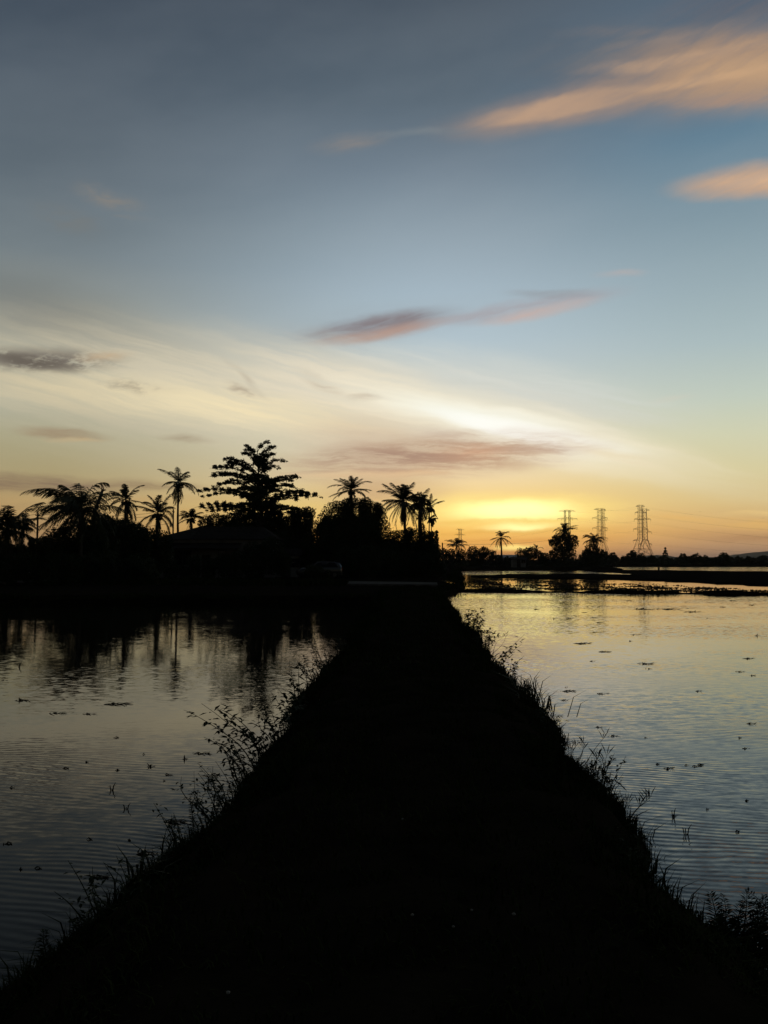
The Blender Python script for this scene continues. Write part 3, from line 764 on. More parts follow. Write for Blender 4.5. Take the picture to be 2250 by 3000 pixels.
palm(1229, 1472, 91, 'coconut palm swathed in climbers in the middle of the palm clump', L=1.75, n=30, base_px=1236, seed=10, droop=.7, lo=-1.4, hi=1.3, lmax=.6, hang=.6, tr=.22)
palm(1259, 1487, 95, 'slender coconut palm at the right end of the palm clump', L=1.75, n=15, base_px=1253, seed=11, droop=.5, lo=-1.0, hi=1.5, lmax=.38, hang=.45, tr=.07)
palm(1264, 1520, 97, 'thin young palm close beside the slender palm of the clump', L=.9, n=10, base_px=1263, seed=12, lo=-.9, hi=.9, lmax=.35, tr=.06)
palm(1338, 1597, 215, 'small dark palm below the faint double mast left of the sun', L=3.0, n=20, seed=13, lo=-.2, hi=1.35, lmax=1.0, group='palms along the far tree line', m=18)
palm(1468, 1575, 240, 'lone slender palm standing right against the sunset glow', L=4.0, n=16, base_px=1470, seed=14, lo=-.95, hi=1.5, lmax=1.0, droop=.8, tr=.24, hang=.45, group='palms along the far tree line', m=18)
palm(1654, 1556, 214, 'palm growing out of the top of the bushy tree across the paddies', L=3.4, n=20, seed=15, lo=-.3, hi=1.45, lmax=.9, group='palms along the far tree line', m=18)
palm(1739, 1582, 224, 'shaggy palm on the leafy mound left of the middle lattice tower', L=3.4, n=30, seed=16, lo=-1.0, hi=1.35, lmax=.95, hang=.6, group='palms along the far tree line', m=18)
palm(1572, 1608, 232, 'low spidery palm right of the lone slender palm', L=2.6, n=10, seed=17, lo=0, hi=1.0, lmax=.5, group='palms along the far tree line', m=16, base_px=1560)

# tiered tree (sea almond): horizontal layers of leaf rosettes
def tiered_tree():
    Y = 92; k = mpp(Y); r = np.random.default_rng(77)
    base = Vector((at_Y(768, 1600, Y).x, Y, .3))
    root = empty('tiered_tree', base, 'tallest tree with dark spreading horizontal tiers of branches', 'tree')
    def ax(py): return at_Y(752 + (py - 1290) * .055, py, Y)
    t, b = MB(), MB()
    tr = [base - Vector((0, 0, .2))] + [ax(py) for py in (1640, 1560, 1500, 1440, 1390, 1345, 1312)]
    t.tube(tr, [.30, .26, .22, .18, .14, .10, .07, .03], 8)
    # (tip px, tip py, root py)
    br = [(718, 1302, 1345), (728, 1318, 1352), (785, 1291, 1325), (808, 1304, 1350), (806, 1326, 1365), (835, 1343, 1385), (822, 1362, 1395),
          (712, 1324, 1362), (657, 1338, 1392), (662, 1356, 1398), (664, 1346, 1405), (619, 1368, 1415), (640, 1388, 1425), (611, 1390, 1432), (629, 1418, 1446), (660, 1408, 1440),
          (880, 1394, 1436), (866, 1404, 1442), (868, 1422, 1452), (840, 1415, 1448), (820, 1432, 1462),
          (560, 1437, 1478), (600, 1450, 1482), (640, 1436, 1475), (690, 1425, 1465), (941, 1446, 1486), (915, 1450, 1490), (880, 1458, 1492), (905, 1440, 1482),
          (573, 1481, 1520), (610, 1496, 1528), (650, 1480, 1516), (668, 1502, 1535), (600, 1484, 1522), (900, 1492, 1530), (870, 1500, 1535), (850, 1480, 1520), (705, 1512, 1540)]
    full = []
    for px, py, ry in br: full.append((at_Y(px, py, Y), ax(ry), 1.0))
    for i in range(66):                                     # the tiers go all the way round
        ry = r.uniform(1345, 1535); s = (ry - 1300) / 240
        R_ = (1.2 + 3.6 * s ** .8) * r.uniform(.6, 1.0)
        a = r.choice([0, math.pi]) + r.normal(0, .65) + math.pi / 2
        o = ax(ry); e = o + Vector((math.cos(a) * R_ * .9, math.sin(a) * R_, R_ * r.uniform(.12, .38)))
        full.append((e, o, .8))
    cs = []
    for tip, o, w in full:
        tip = tip + Vector((0, r.normal(0, .8), 0))
        L = (tip - o).length
        n = 9; pts = []
        for i in range(n + 1):
            s = i / n; p = o.lerp(tip, s); p.z += math.sin(math.pi * s ** .8) * L * .12 - (s ** 5) * .28
            pts.append(p)
        t.tube(pts, [.055 * (1 - s / (n + 1)) * (L / 4 + .4) for s in range(n + 1)], 5)
        side = Vector((-(tip - o).y, (tip - o).x, 0)).normalized()
        m = int(L * 7.0 * w) + 4
        for j in range(m):
            s = r.uniform(.16, 1.02) ** .75
            p = pts[min(int(s * n), n)]
            off = side * r.normal(0, .26 * L * .3 + .12) * (1.1 - .4 * s)
            c = p + off + Vector((0, 0, r.normal(.06, .09)))
            if off.length > .25: t.tube([p, c], [.018, .008], 3)
            q = r.integers(18, 32)
            a = r.uniform(0, 2 * math.pi, q); rad = r.uniform(.06, .30, q)
            cs.append(np.stack([c.x + np.cos(a) * rad, c.y + np.sin(a) * rad, c.z + r.normal(.02, .06, q) - rad * .25], 1))
    cards(b, np.concatenate(cs), .18, r, flat=.4, aspect=.52)
    t.build('trunk', M['bark'], root, base)
    b.build('crown', M['leaf'], root, base)
tiered_tree()

VG = 'dark trees and shrubs of the village'
def B(lobes, Y, label, name='leafy_shrub', cat='shrub', **k):
    global _bs
    _bs += 1
    k.setdefault('low', name != 'climbing_vine'); k.setdefault('dense', 4.2)
    return broadleaf(name, lobes, Y, label, cat, k.pop('group', VG), seed=_bs * 7, **k)
_bs = 0
B([(-30, 1600, 36), (10, 1615, 36), (45, 1625, 34), (60, 1612, 22)], 66, 'low dark shrub under the palm at the left edge')
B([(95, 1598, 22), (92, 1582, 9), (128, 1590, 20), (150, 1596, 28)], 72, 'low shrub below the utility pole at far left')
B([(180, 1585, 38), (235, 1565, 58), (288, 1548, 42), (270, 1600, 60), (312, 1540, 28)], 64, 'large dark shrub under the bushy wind-blown palm', twigs=5)
B([(330, 1570, 46), (358, 1548, 32), (388, 1568, 42), (410, 1580, 36), (345, 1536, 16)], 72, 'rounded dark shrub around the foot of the star-crowned palm', twigs=4)
B([(440, 1580, 32), (470, 1592, 36), (418, 1560, 16), (404, 1555, 22)], 74, 'low shrub between the star-crowned palm and the house', twigs=3)
B([(600, 1535, 26), (635, 1528, 25), (668, 1530, 27), (700, 1530, 30), (735, 1528, 32), (775, 1520, 30)], 96, 'rounded shrub behind the house roof', dense=4)
B([(880, 1525, 34), (903, 1502, 20), (850, 1545, 40), (820, 1550, 40), (760, 1545, 42), (700, 1545, 34), (865, 1500, 18), (810, 1520, 28)], 94, 'loose leafy tree under the right side of the tiered tree', name='leafy_tree', cat='tree', dense=4.5, twigs=5)
B([(922, 1548, 24), (946, 1522, 18), (962, 1548, 28), (930, 1560, 30)], 90, 'thin airy tree between the tiered tree and the dense round tree', name='airy_tree', cat='tree', dense=1.5, twigs=8)
B([(1040, 1512, 56), (990, 1512, 46), (1090, 1512, 46), (1010, 1575, 66), (1090, 1575, 60), (962, 1552, 36), (1020, 1478, 22), (1070, 1478, 22), (1106, 1486, 16)], 86, 'dense round tree standing in front of a single palm', name='mango_tree', cat='tree', dense=4, twigs=3)
B([(1165, 1592, 42), (1215, 1585, 38), (1250, 1585, 30), (1262, 1612, 24), (1150, 1625, 46), (1266, 1564, 9), (1280, 1559, 5), (1200, 1560, 16)], 86, 'dark bush with a ledge-like branch below the palm clump', twigs=3)
B([(1231, 1452, 12), (1228, 1482, 17), (1233, 1515, 13), (1236, 1545, 12)], 90.5, 'climbing vine wrapped around the middle palm of the clump', name='climbing_vine', cat='vine', group=None, dense=2.6)
B([(1010, 1640, 46), (1075, 1640, 46), (1130, 1650, 40)], 80, 'shrub behind the road right of the parked car')
B([(1190, 1652, 40), (1240, 1656, 36), (1270, 1650, 26), (1290, 1660, 18)], 82, 'shrub at the right corner of the village by the path')
B([(850, 1640, 38), (820, 1600, 40), (900, 1620, 40), (960, 1620, 40)], 88, 'shrub between the house and the parked car')
B([(90, 1650, 36), (40, 1655, 34), (150, 1655, 36), (210, 1655, 36)], 58, 'long low hedge by the water at far left', name='hedge', cat='hedge', dense=3)
B([(270, 1660, 38), (330, 1655, 38), (390, 1660, 36), (440, 1664, 30)], 60, 'long low hedge by the water left of the house', name='hedge', cat='hedge', dense=3)
B([(700, 1640, 30), (740, 1620, 34), (790, 1610, 40), (830, 1640, 30)], 76, 'dark shrub hiding the right half of the house')
B([(620, 1655, 22), (655, 1650, 24)], 77, 'low shrub in front of the house between its windows')
B([(908, 1668, 15), (935, 1672, 15), (960, 1676, 9)], 70, 'low shrub partly hiding the parked car', leaf=.15)
B([(500, 1660, 24), (530, 1672, 18), (572, 1650, 26)], 76, 'low shrub in front of the left window of the house')
# bare snag
def snag():
    base = at_Y(272, 1560, 66); base.z = .3
    root = empty('dead_snag', base, 'bare leaning dead trunk between two palms', 'dead tree')
    r = np.random.default_rng(5); b = MB()
    P = [base] + [at_Y(px, py, 66) for px, py in [(274, 1520), (280, 1490), (289, 1468), (297, 1448), (301, 1434)]]
    b.tube(P, [.2, .18, .15, .12, .11, .10], 7)
    top = P[-1]
    for dx, dz, q in ((-.12, .18, .05), (.08, .16, .05), (.22, .02, .05), (.30, -.05, .035)): b.tube([P[-2].lerp(top, .7), top + Vector((dx, .1 * q, dz))], [.06, q * .5], 5)
    for py, dx, dz in ((1500, .55, .45), (1512, .8, .3), (1496, -.3, .35), (1520, .95, .5), (1485, .3, .2)):
        o = at_Y(278, py, 66); limb(b, o, o + Vector((dx, r.normal(0, .2), dz)), .03, .008, r, .15, 4, 4)
    b.build('trunk', M['bark'], root, base)
    f = MB()
    for py, dx, dz in ((1500, .55, .45), (1512, .8, .3), (1520, .95, .5), (1508, .35, .2)):
        o = at_Y(278, py, 66)
        cards(f, np.array(o + Vector((dx, 0, dz))) * 1.0 + r.normal(0, .22, (26, 3)), .16, r)
    f.build('crown', M['leaf'], root, base)
snag()

# ---- across the paddies
FG = 'trees and shrubs across the paddies'
B([(1298, 1622, 16), (1322, 1624, 17), (1350, 1628, 17)], 190, 'low shrub behind the path corner below the double mast', group=FG)
B([(1383, 1620, 19), (1418, 1616, 17), (1438, 1626, 16), (1400, 1635, 20)], 205, 'broad rounded shrub left of the lone slender palm', group=FG, twigs=2)
B([(1458, 1634, 11), (1485, 1640, 10), (1505, 1640, 10)], 200, 'low scrub at the foot of the lone slender palm', group=FG)
B([(1528, 1626, 19), (1555, 1622, 20), (1580, 1628, 16), (1600, 1634, 14)], 215, 'dome of dark shrubs right of the pale shed roof', group=FG, twigs=3)
B([(1652, 1592, 32), (1632, 1580, 16), (1674, 1588, 20), (1650, 1625, 40), (1618, 1592, 9), (1612, 1586, 6), (1655, 1565, 14), (1686, 1576, 7), (1616, 1620, 8), (1648, 1652, 36)], 210, 'tall bushy tree with a palm in its top across the paddies', low=False, name='bushy_tree', cat='tree', group=FG, twigs=5, dense=3.6)
B([(1737, 1612, 20), (1733, 1640, 26), (1716, 1622, 14), (1756, 1622, 14)], 220, 'leafy mound under the shaggy palm beside the paddy', group=FG, twigs=2)
def far(px, py, r, label, Y=300, name='far_shrub', cat='shrub', **k):
    lobes = [(px, py + r, r), (px - r * .7, py + r * 1.5, r * .8), (px + r * .7, py + r * 1.45, r * .8)]
    return B(lobes, Y, label, name=name, cat=cat, group=k.pop('group', FG), leaf=k.pop('leaf', .75 * Y / 300), **k)
far(1768, 1613, 12, 'far shrub at the foot of the middle lattice tower')
far(1796, 1617, 11, 'far shrub between the middle and right lattice towers')
far(1829, 1628, 7, 'small far bush left of the right lattice tower')
far(1852, 1611, 11, 'small peaked far tree at the left foot of the right lattice tower', name='far_tree', cat='tree')
far(1880, 1621, 12, 'far bush under the right lattice tower')
far(1908, 1626, 9, 'far bush just right of the right lattice tower')
far(2002, 1621, 10, 'first rounded far bush right of the conical tree')
far(2037, 1621, 11, 'second rounded far bush right of the conical tree')
far(2068, 1625, 7, 'small pointed far bush left of the far dome-shaped tree')
far(2114, 1617, 20, 'wide dome-shaped far tree near the right edge of the horizon', name='dome_tree', cat='tree')
far(2192, 1628, 10, 'far bush below the hill right of the dome-shaped tree')
far(2232, 1629, 11, 'far bush below the hill at the right edge')
# conical tree
def conifer(px, top, bot, Y, label):
    base = at_Y(px, bot, Y); base.z = .3; r = np.random.default_rng(9)
    root = empty('conical_tree', base, label, 'tree', FG); t, b = MB(), MB()
    tp = at_Y(px, top, Y); t.tube([base, tp], [.25, .04], 6)
    H = tp.z - .3; pts = []
    for i in range(9):
        z = tp.z - H * .95 * (i / 8.0) ** .9; R_ = .25 + 2.1 * (i / 8.0)
        a = r.uniform(0, 6.28, 60); q = R_ * r.uniform(.1, 1, 60) ** .6
        pts.append(np.stack([base.x + np.cos(a) * q, base.y + np.sin(a) * q, z - q * .35 + r.normal(0, .1, 60)], 1))
    cards(b, np.concatenate(pts), .7, r)
    t.build('trunk', M['bark'], root, base); b.build('crown', M['leaf'], root, base)
conifer(1950, 1606, 1656, 290, 'lone conical tree on the horizon right of the lattice towers')
# woods and scrub that read as one mass behind them
def woods(x0, x1, f, Y, n, leaf, seed, depth=20, name='treeline'):
    r = np.random.default_rng(seed); b = MB()
    px = r.uniform(x0, x1, n); top = np.array([f(x) for x in px]) + r.normal(0, .9, n)
    t = r.uniform(0, 1, n) ** .7
    py = top + (1664 - top) * t
    Ys = Y + r.uniform(0, depth, n)
    P = np.array([tuple(at_Y(a, c, y)) for a, c, y in zip(px, py, Ys)])
    P[:, 2] = np.maximum(P[:, 2], .4)
    cards(b, P, leaf, r, aspect=.8)
    tag(b.build(name, M['leaf']), kind='stuff')
sky_r = lambda x: 1633 + 3.0 * math.sin(x * .061) + 2.5 * math.sin(x * .17 + 1) + 1.2 * math.sin(x * .43)
woods(1700, 2420, sky_r, 330, 9000, 1.1, 1)
woods(1270, 1790, lambda x: 1640 + 3 * math.sin(x * .07), 225, 6500, .75, 2)
woods(-400, 1260, lambda x: 1598 + 12 * math.sin(x * .02) + 6 * math.sin(x * .07), 110, 26000, .8, 3)

# ---- grass: blades over the causeway, the bunds and the water's edge
def blades(b, P, h, lean, w, r):
    n = len(P)
    a = r.uniform(0, 2 * np.pi, n); d = np.stack([np.cos(a), np.sin(a), np.zeros(n)], 1)
    s = np.stack([-np.sin(a), np.cos(a), np.zeros(n)], 1)
    h = np.asarray(h)[:, None]; w = np.asarray(w)[:, None]; le = lean * h
    up = np.array([0, 0, 1.0])
    p0 = P; p1 = P + up * h * .55 + d * le * .3; p2 = P + up * h * (1 - lean * .35) + d * le
    b.quads(np.stack([p0 - s * w, p0 + s * w, p1 + s * w * .7, p1 - s * w * .7], 1))
    b.quads(np.stack([p1 - s * w * .7, p1 + s * w * .7, p2], 1)) if False else b.quads(np.stack([p1 - s * w * .7, p1 + s * w * .7, p2 + s * w * .06, p2 - s * w * .06], 1))
def prof_z(x):
    ax = np.abs(x)
    return np.interp(ax, [0, .95, 1.3, 1.6, 1.85, 2.15], [.5, .5, .42, .24, .06, -.12])
def grass():
    r = np.random.default_rng(21); b = MB()
    def put(n, y0, y1, xa, xb, hlo, hhi, w, pw=1.0, lean=(.2, .9)):
        y = y0 + (y1 - y0) * r.random(n) ** pw
        cl = np.sin(y * 2.1) + np.sin(y * .83 + 2) + np.sin(y * 5.3) * .6          # clumps along the bank
        x = r.uniform(xa, xb, n)
        wid = width_at(x, y)
        side = np.sign(x); k = np.clip(.75 + .22 * cl * (np.abs(x) > 1.0), .35, 1.4)
        h = r.uniform(hlo, hhi, n) * k
        h = np.where(r.random(n) < .06, h * 1.7, h)
        P = np.stack([dike_x(y) + x * wid, y, prof_z(x) - .02], 1)
        ln = r.uniform(*lean, n)
        for q in range(3):
            m = (np.arange(n) % 3) == q
            blades(b, P[m], h[m], [.35, .6, .95][q], np.full(m.sum(), w) * (.7 + h[m]), r)
    put(15000, .6, 12, -1.3, 1.3, .03, .10, .006, 1.3)
    put(9000, 12, 50, -1.3, 1.3, .04, .14, .012, 1.2)
    for s in (-1, 1):
        a, c = sorted((s * 1.1, s * 1.98))
        put(13000, .6, 12, a, c, .04, .15, .006, 1.2, (.4, 1.3))
        put(9000, 12, 50, a, c, .06, .22, .012, 1.1, (.4, 1.2))
        a, c = sorted((s * 1.6, s * 2.02))
        put(1500, .8, 14, a, c, .06, .22, .005, 1.0, (.3, 1.4))
        put(1400, 14, 50, a, c, .08, .32, .010, 1.0, (.3, 1.2))
    for s in (-1, 1):                                      # tussocks that spill over the edge
        for c in range(230):
            y = .9 + 48 * r.random() ** 1.5; n = int(r.integers(14, 42))
            x = s * r.uniform(1.45, 1.98) ; H = r.uniform(.07, .24) * (1 + y * .012)
            yy = y + r.normal(0, .10 + y * .004, n); xx = x + r.normal(0, .06, n)
            P = np.stack([dike_x(yy) + xx * width_at(xx, yy), yy, prof_z(xx) - .03], 1)
            blades(b, P, H * r.uniform(.35, 1.25, n), r.uniform(.5, 1.3), .004 * (1 + y * .03) * r.uniform(.6, 1.5, n), r)
    # bund and the far banks
    n = 2600; x = r.uniform(2.5, 45, n); y = np.array([bund_y(v) for v in x]) + r.normal(0, .35, n)
    cl = np.clip(.5 + .5 * np.sin(x * .9) * np.sin(x * .37 + 1) + (x > 19) * .35 * np.sin(x * .5), .12, 1.3)
    blades(b, np.stack([x, y, np.full(n, .14)], 1), r.uniform(.05, .26, n) * cl, .7, np.full(n, .028), r)
    n = 5200; x = r.uniform(-26, 2, n); y = 40.3 + r.normal(.2, .5, n)
    blades(b, np.stack([x, y, np.full(n, .22)], 1), r.uniform(.08, .42, n) * np.clip(.7 + .5 * np.sin(x * .9) * np.sin(x * .31), .2, 1.3), .6, np.full(n, .02), r)
    n = 7000; x = r.uniform(-24, -2.6, n); y = 57.5 + r.normal(0, 1.2, n) - x * .12
    blades(b, np.stack([x, y, np.full(n, .32)], 1), r.uniform(.25, .62, n), .6, np.full(n, .03), r)
    n = 3200; t = r.random(n); yy = 38 + t * 118; xx = np.interp(yy, [38, 44, 53.5, 60, 70, 84, 106, 130, 156], [2.4, 2.9, 4.4, 5.6, 6.2, 7.4, 9.6, 11.5, 14.2]) + r.normal(-.3, .35, n)
    blades(b, np.stack([xx, yy, np.full(n, .25)], 1), r.uniform(.08, .4, n), .6, .012 + .0004 * yy, r)
    tag(b.build('grass', M['grass']), kind='stuff')
grass()

# stubble and mud crumbs standing in the second paddy
def stubble():
    r = np.random.default_rng(31); b = MB(); pts = []
    for c in range(150):                                   # ragged mats of rotting straw and lone tufts
        px = r.uniform(1385, 2260); u = r.random()
        lo, hi = np.interp(px, [1385, 1700, 1980, 2260], [1694, 1698, 1716, 1732]), np.interp(px, [1385, 1700, 2260], [1724, 1728, 1738])
        py = lo + (hi - lo) * (u ** .8)
        if px > 1900 and r.random() < .35: continue
        n = int(r.integers(3, 34) * (1.5 if px < 1640 else .8)); w = r.uniform(4, 34)
        a = px + r.normal(0, w, n); q = py + r.normal(0, .9, n) + (a - px) * r.normal(0, .02)
        pts += [tuple(at_z(x, max(y, lo - 2), 0)) for x, y in zip(a, q)]
    P = np.array(pts)
    ok = np.array([y > bund_y(x) + .5 for x, y, z in P]); P = P[ok]
    for k in range(3):
        Q = P + np.stack([r.normal(0, .18, len(P)), r.normal(0, .3, len(P)), np.zeros(len(P))], 1)
        blades(b, Q, r.uniform(.02, .085, len(P)), 1.3, np.full(len(P), .06) * r.uniform(.5, 1.6, len(P)), r)
    tag(b.build('stubble', M['scrap']), kind='stuff')
stubble()

# ================================================================== weeds on the banks
def leaf_quad(b, o, d, L, w, r, fold=.1):
    d = Vector(d).normalized(); s = d.cross(Vector((0, 0, 1)))
    if s.length < .05: s = Vector((1, 0, 0))
    s.normalize(); m = o + d * L * .45 + Vector((0, 0, fold * L)); e = o + d * L
    b.add([tuple(o), tuple(m + s * w * .5), tuple(e), tuple(m - s * w * .5)], [(0, 1, 2), (0, 2, 3)])

HS = 1.0
def weed(px, py, h, label, kind='leafy', stems=4, lean=(0, 0), seed=0, spread=.25, leaf=.07, z=.12, name='leafy_weed', cat='weed'):
    """One plant rooted where the sight line (px, py) meets the bank at height z."""
    r = np.random.default_rng(seed + 300)
    base = at_z(px, py, z)
    # root it on the bank, not in the water
    s_ = 1 if base.x > dike_x(base.y) else -1
    off = abs(base.x - dike_x(base.y)); lim = (1.74 if s_ > 0 else 1.92) * float(width_at(np.float64(s_), np.float64(base.y)))
    edge = kind == 'fern' and s_ > 0                       # these stand in the shallows at the foot of the bank
    if off > lim and not edge: base.x = dike_x(base.y) + s_ * (lim - .08 * r.random())
    base.z = max(.05, float(prof_z(np.array([(base.x - dike_x(base.y)) / float(width_at(np.float64(s_), np.float64(base.y)))]))[0]))
    if edge: base.z = -.03
    h = h * HS * (1.22 if s_ < 0 else 1.0 if edge else .95 if base.y > 10 else .62)
    root = empty(name, base, label, cat, 'weeds on the banks of the path')
    st, lf = MB(), MB()
    for i in range(stems):
        a = r.uniform(0, 2 * math.pi); q = r.uniform(.2, 1) * spread
        H = h * r.uniform(.45, 1.05)
        tip = base + Vector((lean[0] * H * r.uniform(.4, 1.2) + math.cos(a) * q, lean[1] * H + math.sin(a) * q, H))
        o = base + Vector((math.cos(a) * .10 * spread * 4, math.sin(a) * .10 * spread * 4, -.08))
        n = 8; bow = Vector((lean[0], lean[1], 0)) * H * .25
        kink = Vector((r.normal(0, 1), r.normal(0, 1), r.normal(0, .4))) * H * .06
        pts = []
        for j in range(n + 1):
            s = j / n; p = o.lerp(tip, s); p -= bow * math.sin(math.pi * s) * .5; p += kink * math.sin(2.2 * math.pi * s)
            if kind in ('fern', 'arch'): p.z -= .25 * H * s ** 3
            pts.append(p)
        st.tube(pts, [.0032 * (1.3 - j / n) * (1 + h) for j in range(n + 1)], 4)
        if kind in ('leafy', 'arch'):
            m = int(10 + H * 46)
            for j in range(m):
                s = r.uniform(.12, 1.0); p = pts[min(int(s * n), n)]
                a2 = r.uniform(0, 2 * math.pi)
                p = p + Vector(r.normal(0, .02, 3))
                leaf_quad(lf, p, (math.cos(a2), math.sin(a2), r.uniform(-.7, .6)), leaf * r.uniform(.5, 1.3), leaf * .42, r)
        elif kind == 'fern':
            for j in range(1, 26):
                s = .15 + .85 * j / 26; f = s * n; i0 = min(int(f), n - 1); p = pts[i0].lerp(pts[i0 + 1], f - i0)
                t = (pts[i0 + 1] - pts[i0]).normalized(); sd = t.cross(Vector((0, 1, .2))).normalized()
                for sg in (-1, 1):
                    leaf_quad(lf, p, sd * sg + t * .5 + Vector((0, r.normal(0, .3), r.normal(-.1, .15))), leaf * (1.25 - s) * r.uniform(.8, 1.3) * 1.5, leaf * .22, r)
        elif kind == 'seed':
            for j in range(5):
                a2 = r.uniform(0, 6.28); leaf_quad(lf, pts[n - 1].lerp(pts[n], r.random()), (math.cos(a2) * .6, math.sin(a2) * .6, .8), leaf * 1.4, .008, r)
            leaf_quad(lf, pts[2], (r.normal(), r.normal(), .6), h * .4, .012, r)
        elif kind == 'tuft':
            pass
    if kind == 'tuft':
        n = stems * 14
        P = np.array(base) + np.stack([r.normal(0, spread * .3, n), r.normal(0, spread * .3, n), np.full(n, -.05)], 1)
        blades(lf, P, h * r.uniform(.5, 1.15, n), .75, np.full(n, .006 * (1 + h)), r)
    if st.v: st.build('stems', M['weed'], root, base) if kind != 'tuft' else None
    if lf.v: lf.build('leaves', M['weed'], root, base)
    return root

WEEDS = [
    # right bank, far to near
    (1338, 1778, .30, 'short grass tuft where the right bank meets the far corner', 'tuft', dict(stems=3)),
    (1362, 1812, .42, 'small leafy weed at the far end of the right bank', 'leafy', dict(stems=5, leaf=.09, lean=(.1, 0))),
    (1398, 1850, .78, 'bushy weed with broad leaves leaning over the right paddy', 'leafy', dict(stems=9, leaf=.13, lean=(.55, 0), spread=.35)),
    (1420, 1868, .62, 'short broad-leaved weed just nearer than the bushy leaning one', 'leafy', dict(stems=6, leaf=.12, lean=(.3, 0))),
    (1462, 1912, .70, 'leafy weed with rounded drooping tops on the right bank', 'arch', dict(stems=8, leaf=.11, lean=(.3, 0), spread=.3)),
    (1490, 1945, .55, 'thin-stemmed weed leaning right with few leaves', 'seed', dict(stems=7, lean=(.5, 0))),
    (1518, 1972, .72, 'long leafy stem reaching far out over the right paddy', 'leafy', dict(stems=3, leaf=.11, lean=(1.0, 0), spread=.1)),
    (1560, 2010, .42, 'low leafy clump below the long reaching stem', 'leafy', dict(stems=7, leaf=.08, lean=(.3, 0))),
    (1592, 2045, .52, 'spiky grass tuft fanned out at the middle of the right bank', 'tuft', dict(stems=6, spread=.5)),
    (1625, 2090, .50, 'bent grass tuft with leafy tips beside the spiky tuft', 'tuft', dict(stems=5, spread=.5)),
    (1668, 2150, .34, 'low tangled weed right of the path middle', 'leafy', dict(stems=8, leaf=.06, lean=(.4, 0))),
    (1702, 2190, .40, 'sparse seed-head stems above the low tangled weed', 'seed', dict(stems=6, lean=(.25, 0))),
    (1762, 2270, .40, 'wiry weed with crossing stems on the right bank', 'seed', dict(stems=10, lean=(.45, 0), spread=.3)),
    (1812, 2330, .52, 'tall dark leafy weed standing upright on the right bank', 'leafy', dict(stems=10, leaf=.055, lean=(.35, 0), spread=.22)),
    (1842, 2365, .56, 'upright stalks with narrow leaves beside the tall dark weed', 'seed', dict(stems=10, lean=(.3, 0), spread=.2, leaf=.09)),
    (1890, 2425, .42, 'delicate branching weed with seed heads over the right paddy', 'seed', dict(stems=7, lean=(.7, 0), spread=.2)),
    (1960, 2500, .24, 'low leafy mat on the right bank below the seed heads', 'leafy', dict(stems=9, leaf=.045, lean=(.4, 0), spread=.25)),
    (2030, 2570, .26, 'short grassy tuft left of the feathery plants', 'tuft', dict(stems=5, spread=.4)),
    (2105, 2680, .34, 'feathery fern-like plant, the lowest of the feathery ones at right', 'fern', dict(stems=7, leaf=.055, lean=(.25, 0), spread=.22, name='fern_plant')),
    (2180, 2720, .42, 'tallest feathery fern-like plant near the lower right corner', 'fern', dict(stems=9, leaf=.06, lean=(.12, 0), spread=.24, name='fern_plant')),
    (2235, 2700, .36, 'feathery fern-like plant cut by the right edge of the photo', 'fern', dict(stems=7, leaf=.055, lean=(.1, 0), spread=.2, name='fern_plant')),
    (2065, 2590, .30, 'thin arching grass stem above the feathery plants', 'arch', dict(stems=2, leaf=.03, lean=(1.2, 0), spread=.05)),
    # left bank, far to near
    (1000, 1905, .38, 'small leafy weed at the far end of the left bank', 'leafy', dict(stems=5, leaf=.10, lean=(-.2, 0))),
    (965, 1950, .60, 'bushy weed of many small leaves on the far left bank', 'leafy', dict(stems=10, leaf=.075, lean=(-.35, 0), spread=.35)),
    (940, 2000, .55, 'loose leafy weed just nearer than the small-leaved bushy one', 'leafy', dict(stems=7, leaf=.09, lean=(-.4, 0), spread=.3)),
    (868, 2085, .85, 'tall stemmed weed with a twisted leafy top over the left paddy', 'leafy', dict(stems=3, leaf=.10, lean=(-.15, 0), spread=.12)),
    (850, 2130, .48, 'broad-leaved weed under the twisted tall weed', 'leafy', dict(stems=7, leaf=.12, lean=(-.3, 0), spread=.3)),
    (805, 2170, .45, 'dark tangled weed in the middle of the left bank', 'leafy', dict(stems=9, leaf=.08, lean=(-.4, 0), spread=.3)),
    (742, 2225, .66, 'arching branch of drooping leaves reaching left over the water', 'arch', dict(stems=4, leaf=.10, lean=(-1.1, .1), spread=.15)),
    (735, 2275, .46, 'hanging leafy weed below the arching branch', 'arch', dict(stems=8, leaf=.07, lean=(-.55, 0), spread=.25)),
    (700, 2350, .36, 'leggy weed with sparse leaves below the hanging one', 'leafy', dict(stems=8, leaf=.055, lean=(-.45, 0), spread=.25)),
    (655, 2420, .36, 'dense curly-leaved weed at the left water edge', 'leafy', dict(stems=10, leaf=.05, lean=(-.5, 0), spread=.22)),
    (572, 2520, .38, 'slim ladder-leaved stem rising from the left water edge', 'fern', dict(stems=2, leaf=.03, lean=(-.15, 0), spread=.05, name='fern_plant', z=.02)),
    (560, 2560, .22, 'short leafy sprout beside the ladder-leaved stem', 'leafy', dict(stems=6, leaf=.04, lean=(-.3, 0), spread=.18)),
    (455, 2640, .22, 'low spiky tuft at the lower left water edge', 'tuft', dict(stems=4, spread=.3)),
    (345, 2760, .26, 'low leafy sprawl at the lower left water edge', 'leafy', dict(stems=9, leaf=.045, lean=(-.4, 0), spread=.3)),
    (195, 2850, .26, 'pale wispy weed in the lower left corner', 'fern', dict(stems=6, leaf=.04, lean=(-.2, 0), spread=.25, name='fern_plant')),
]
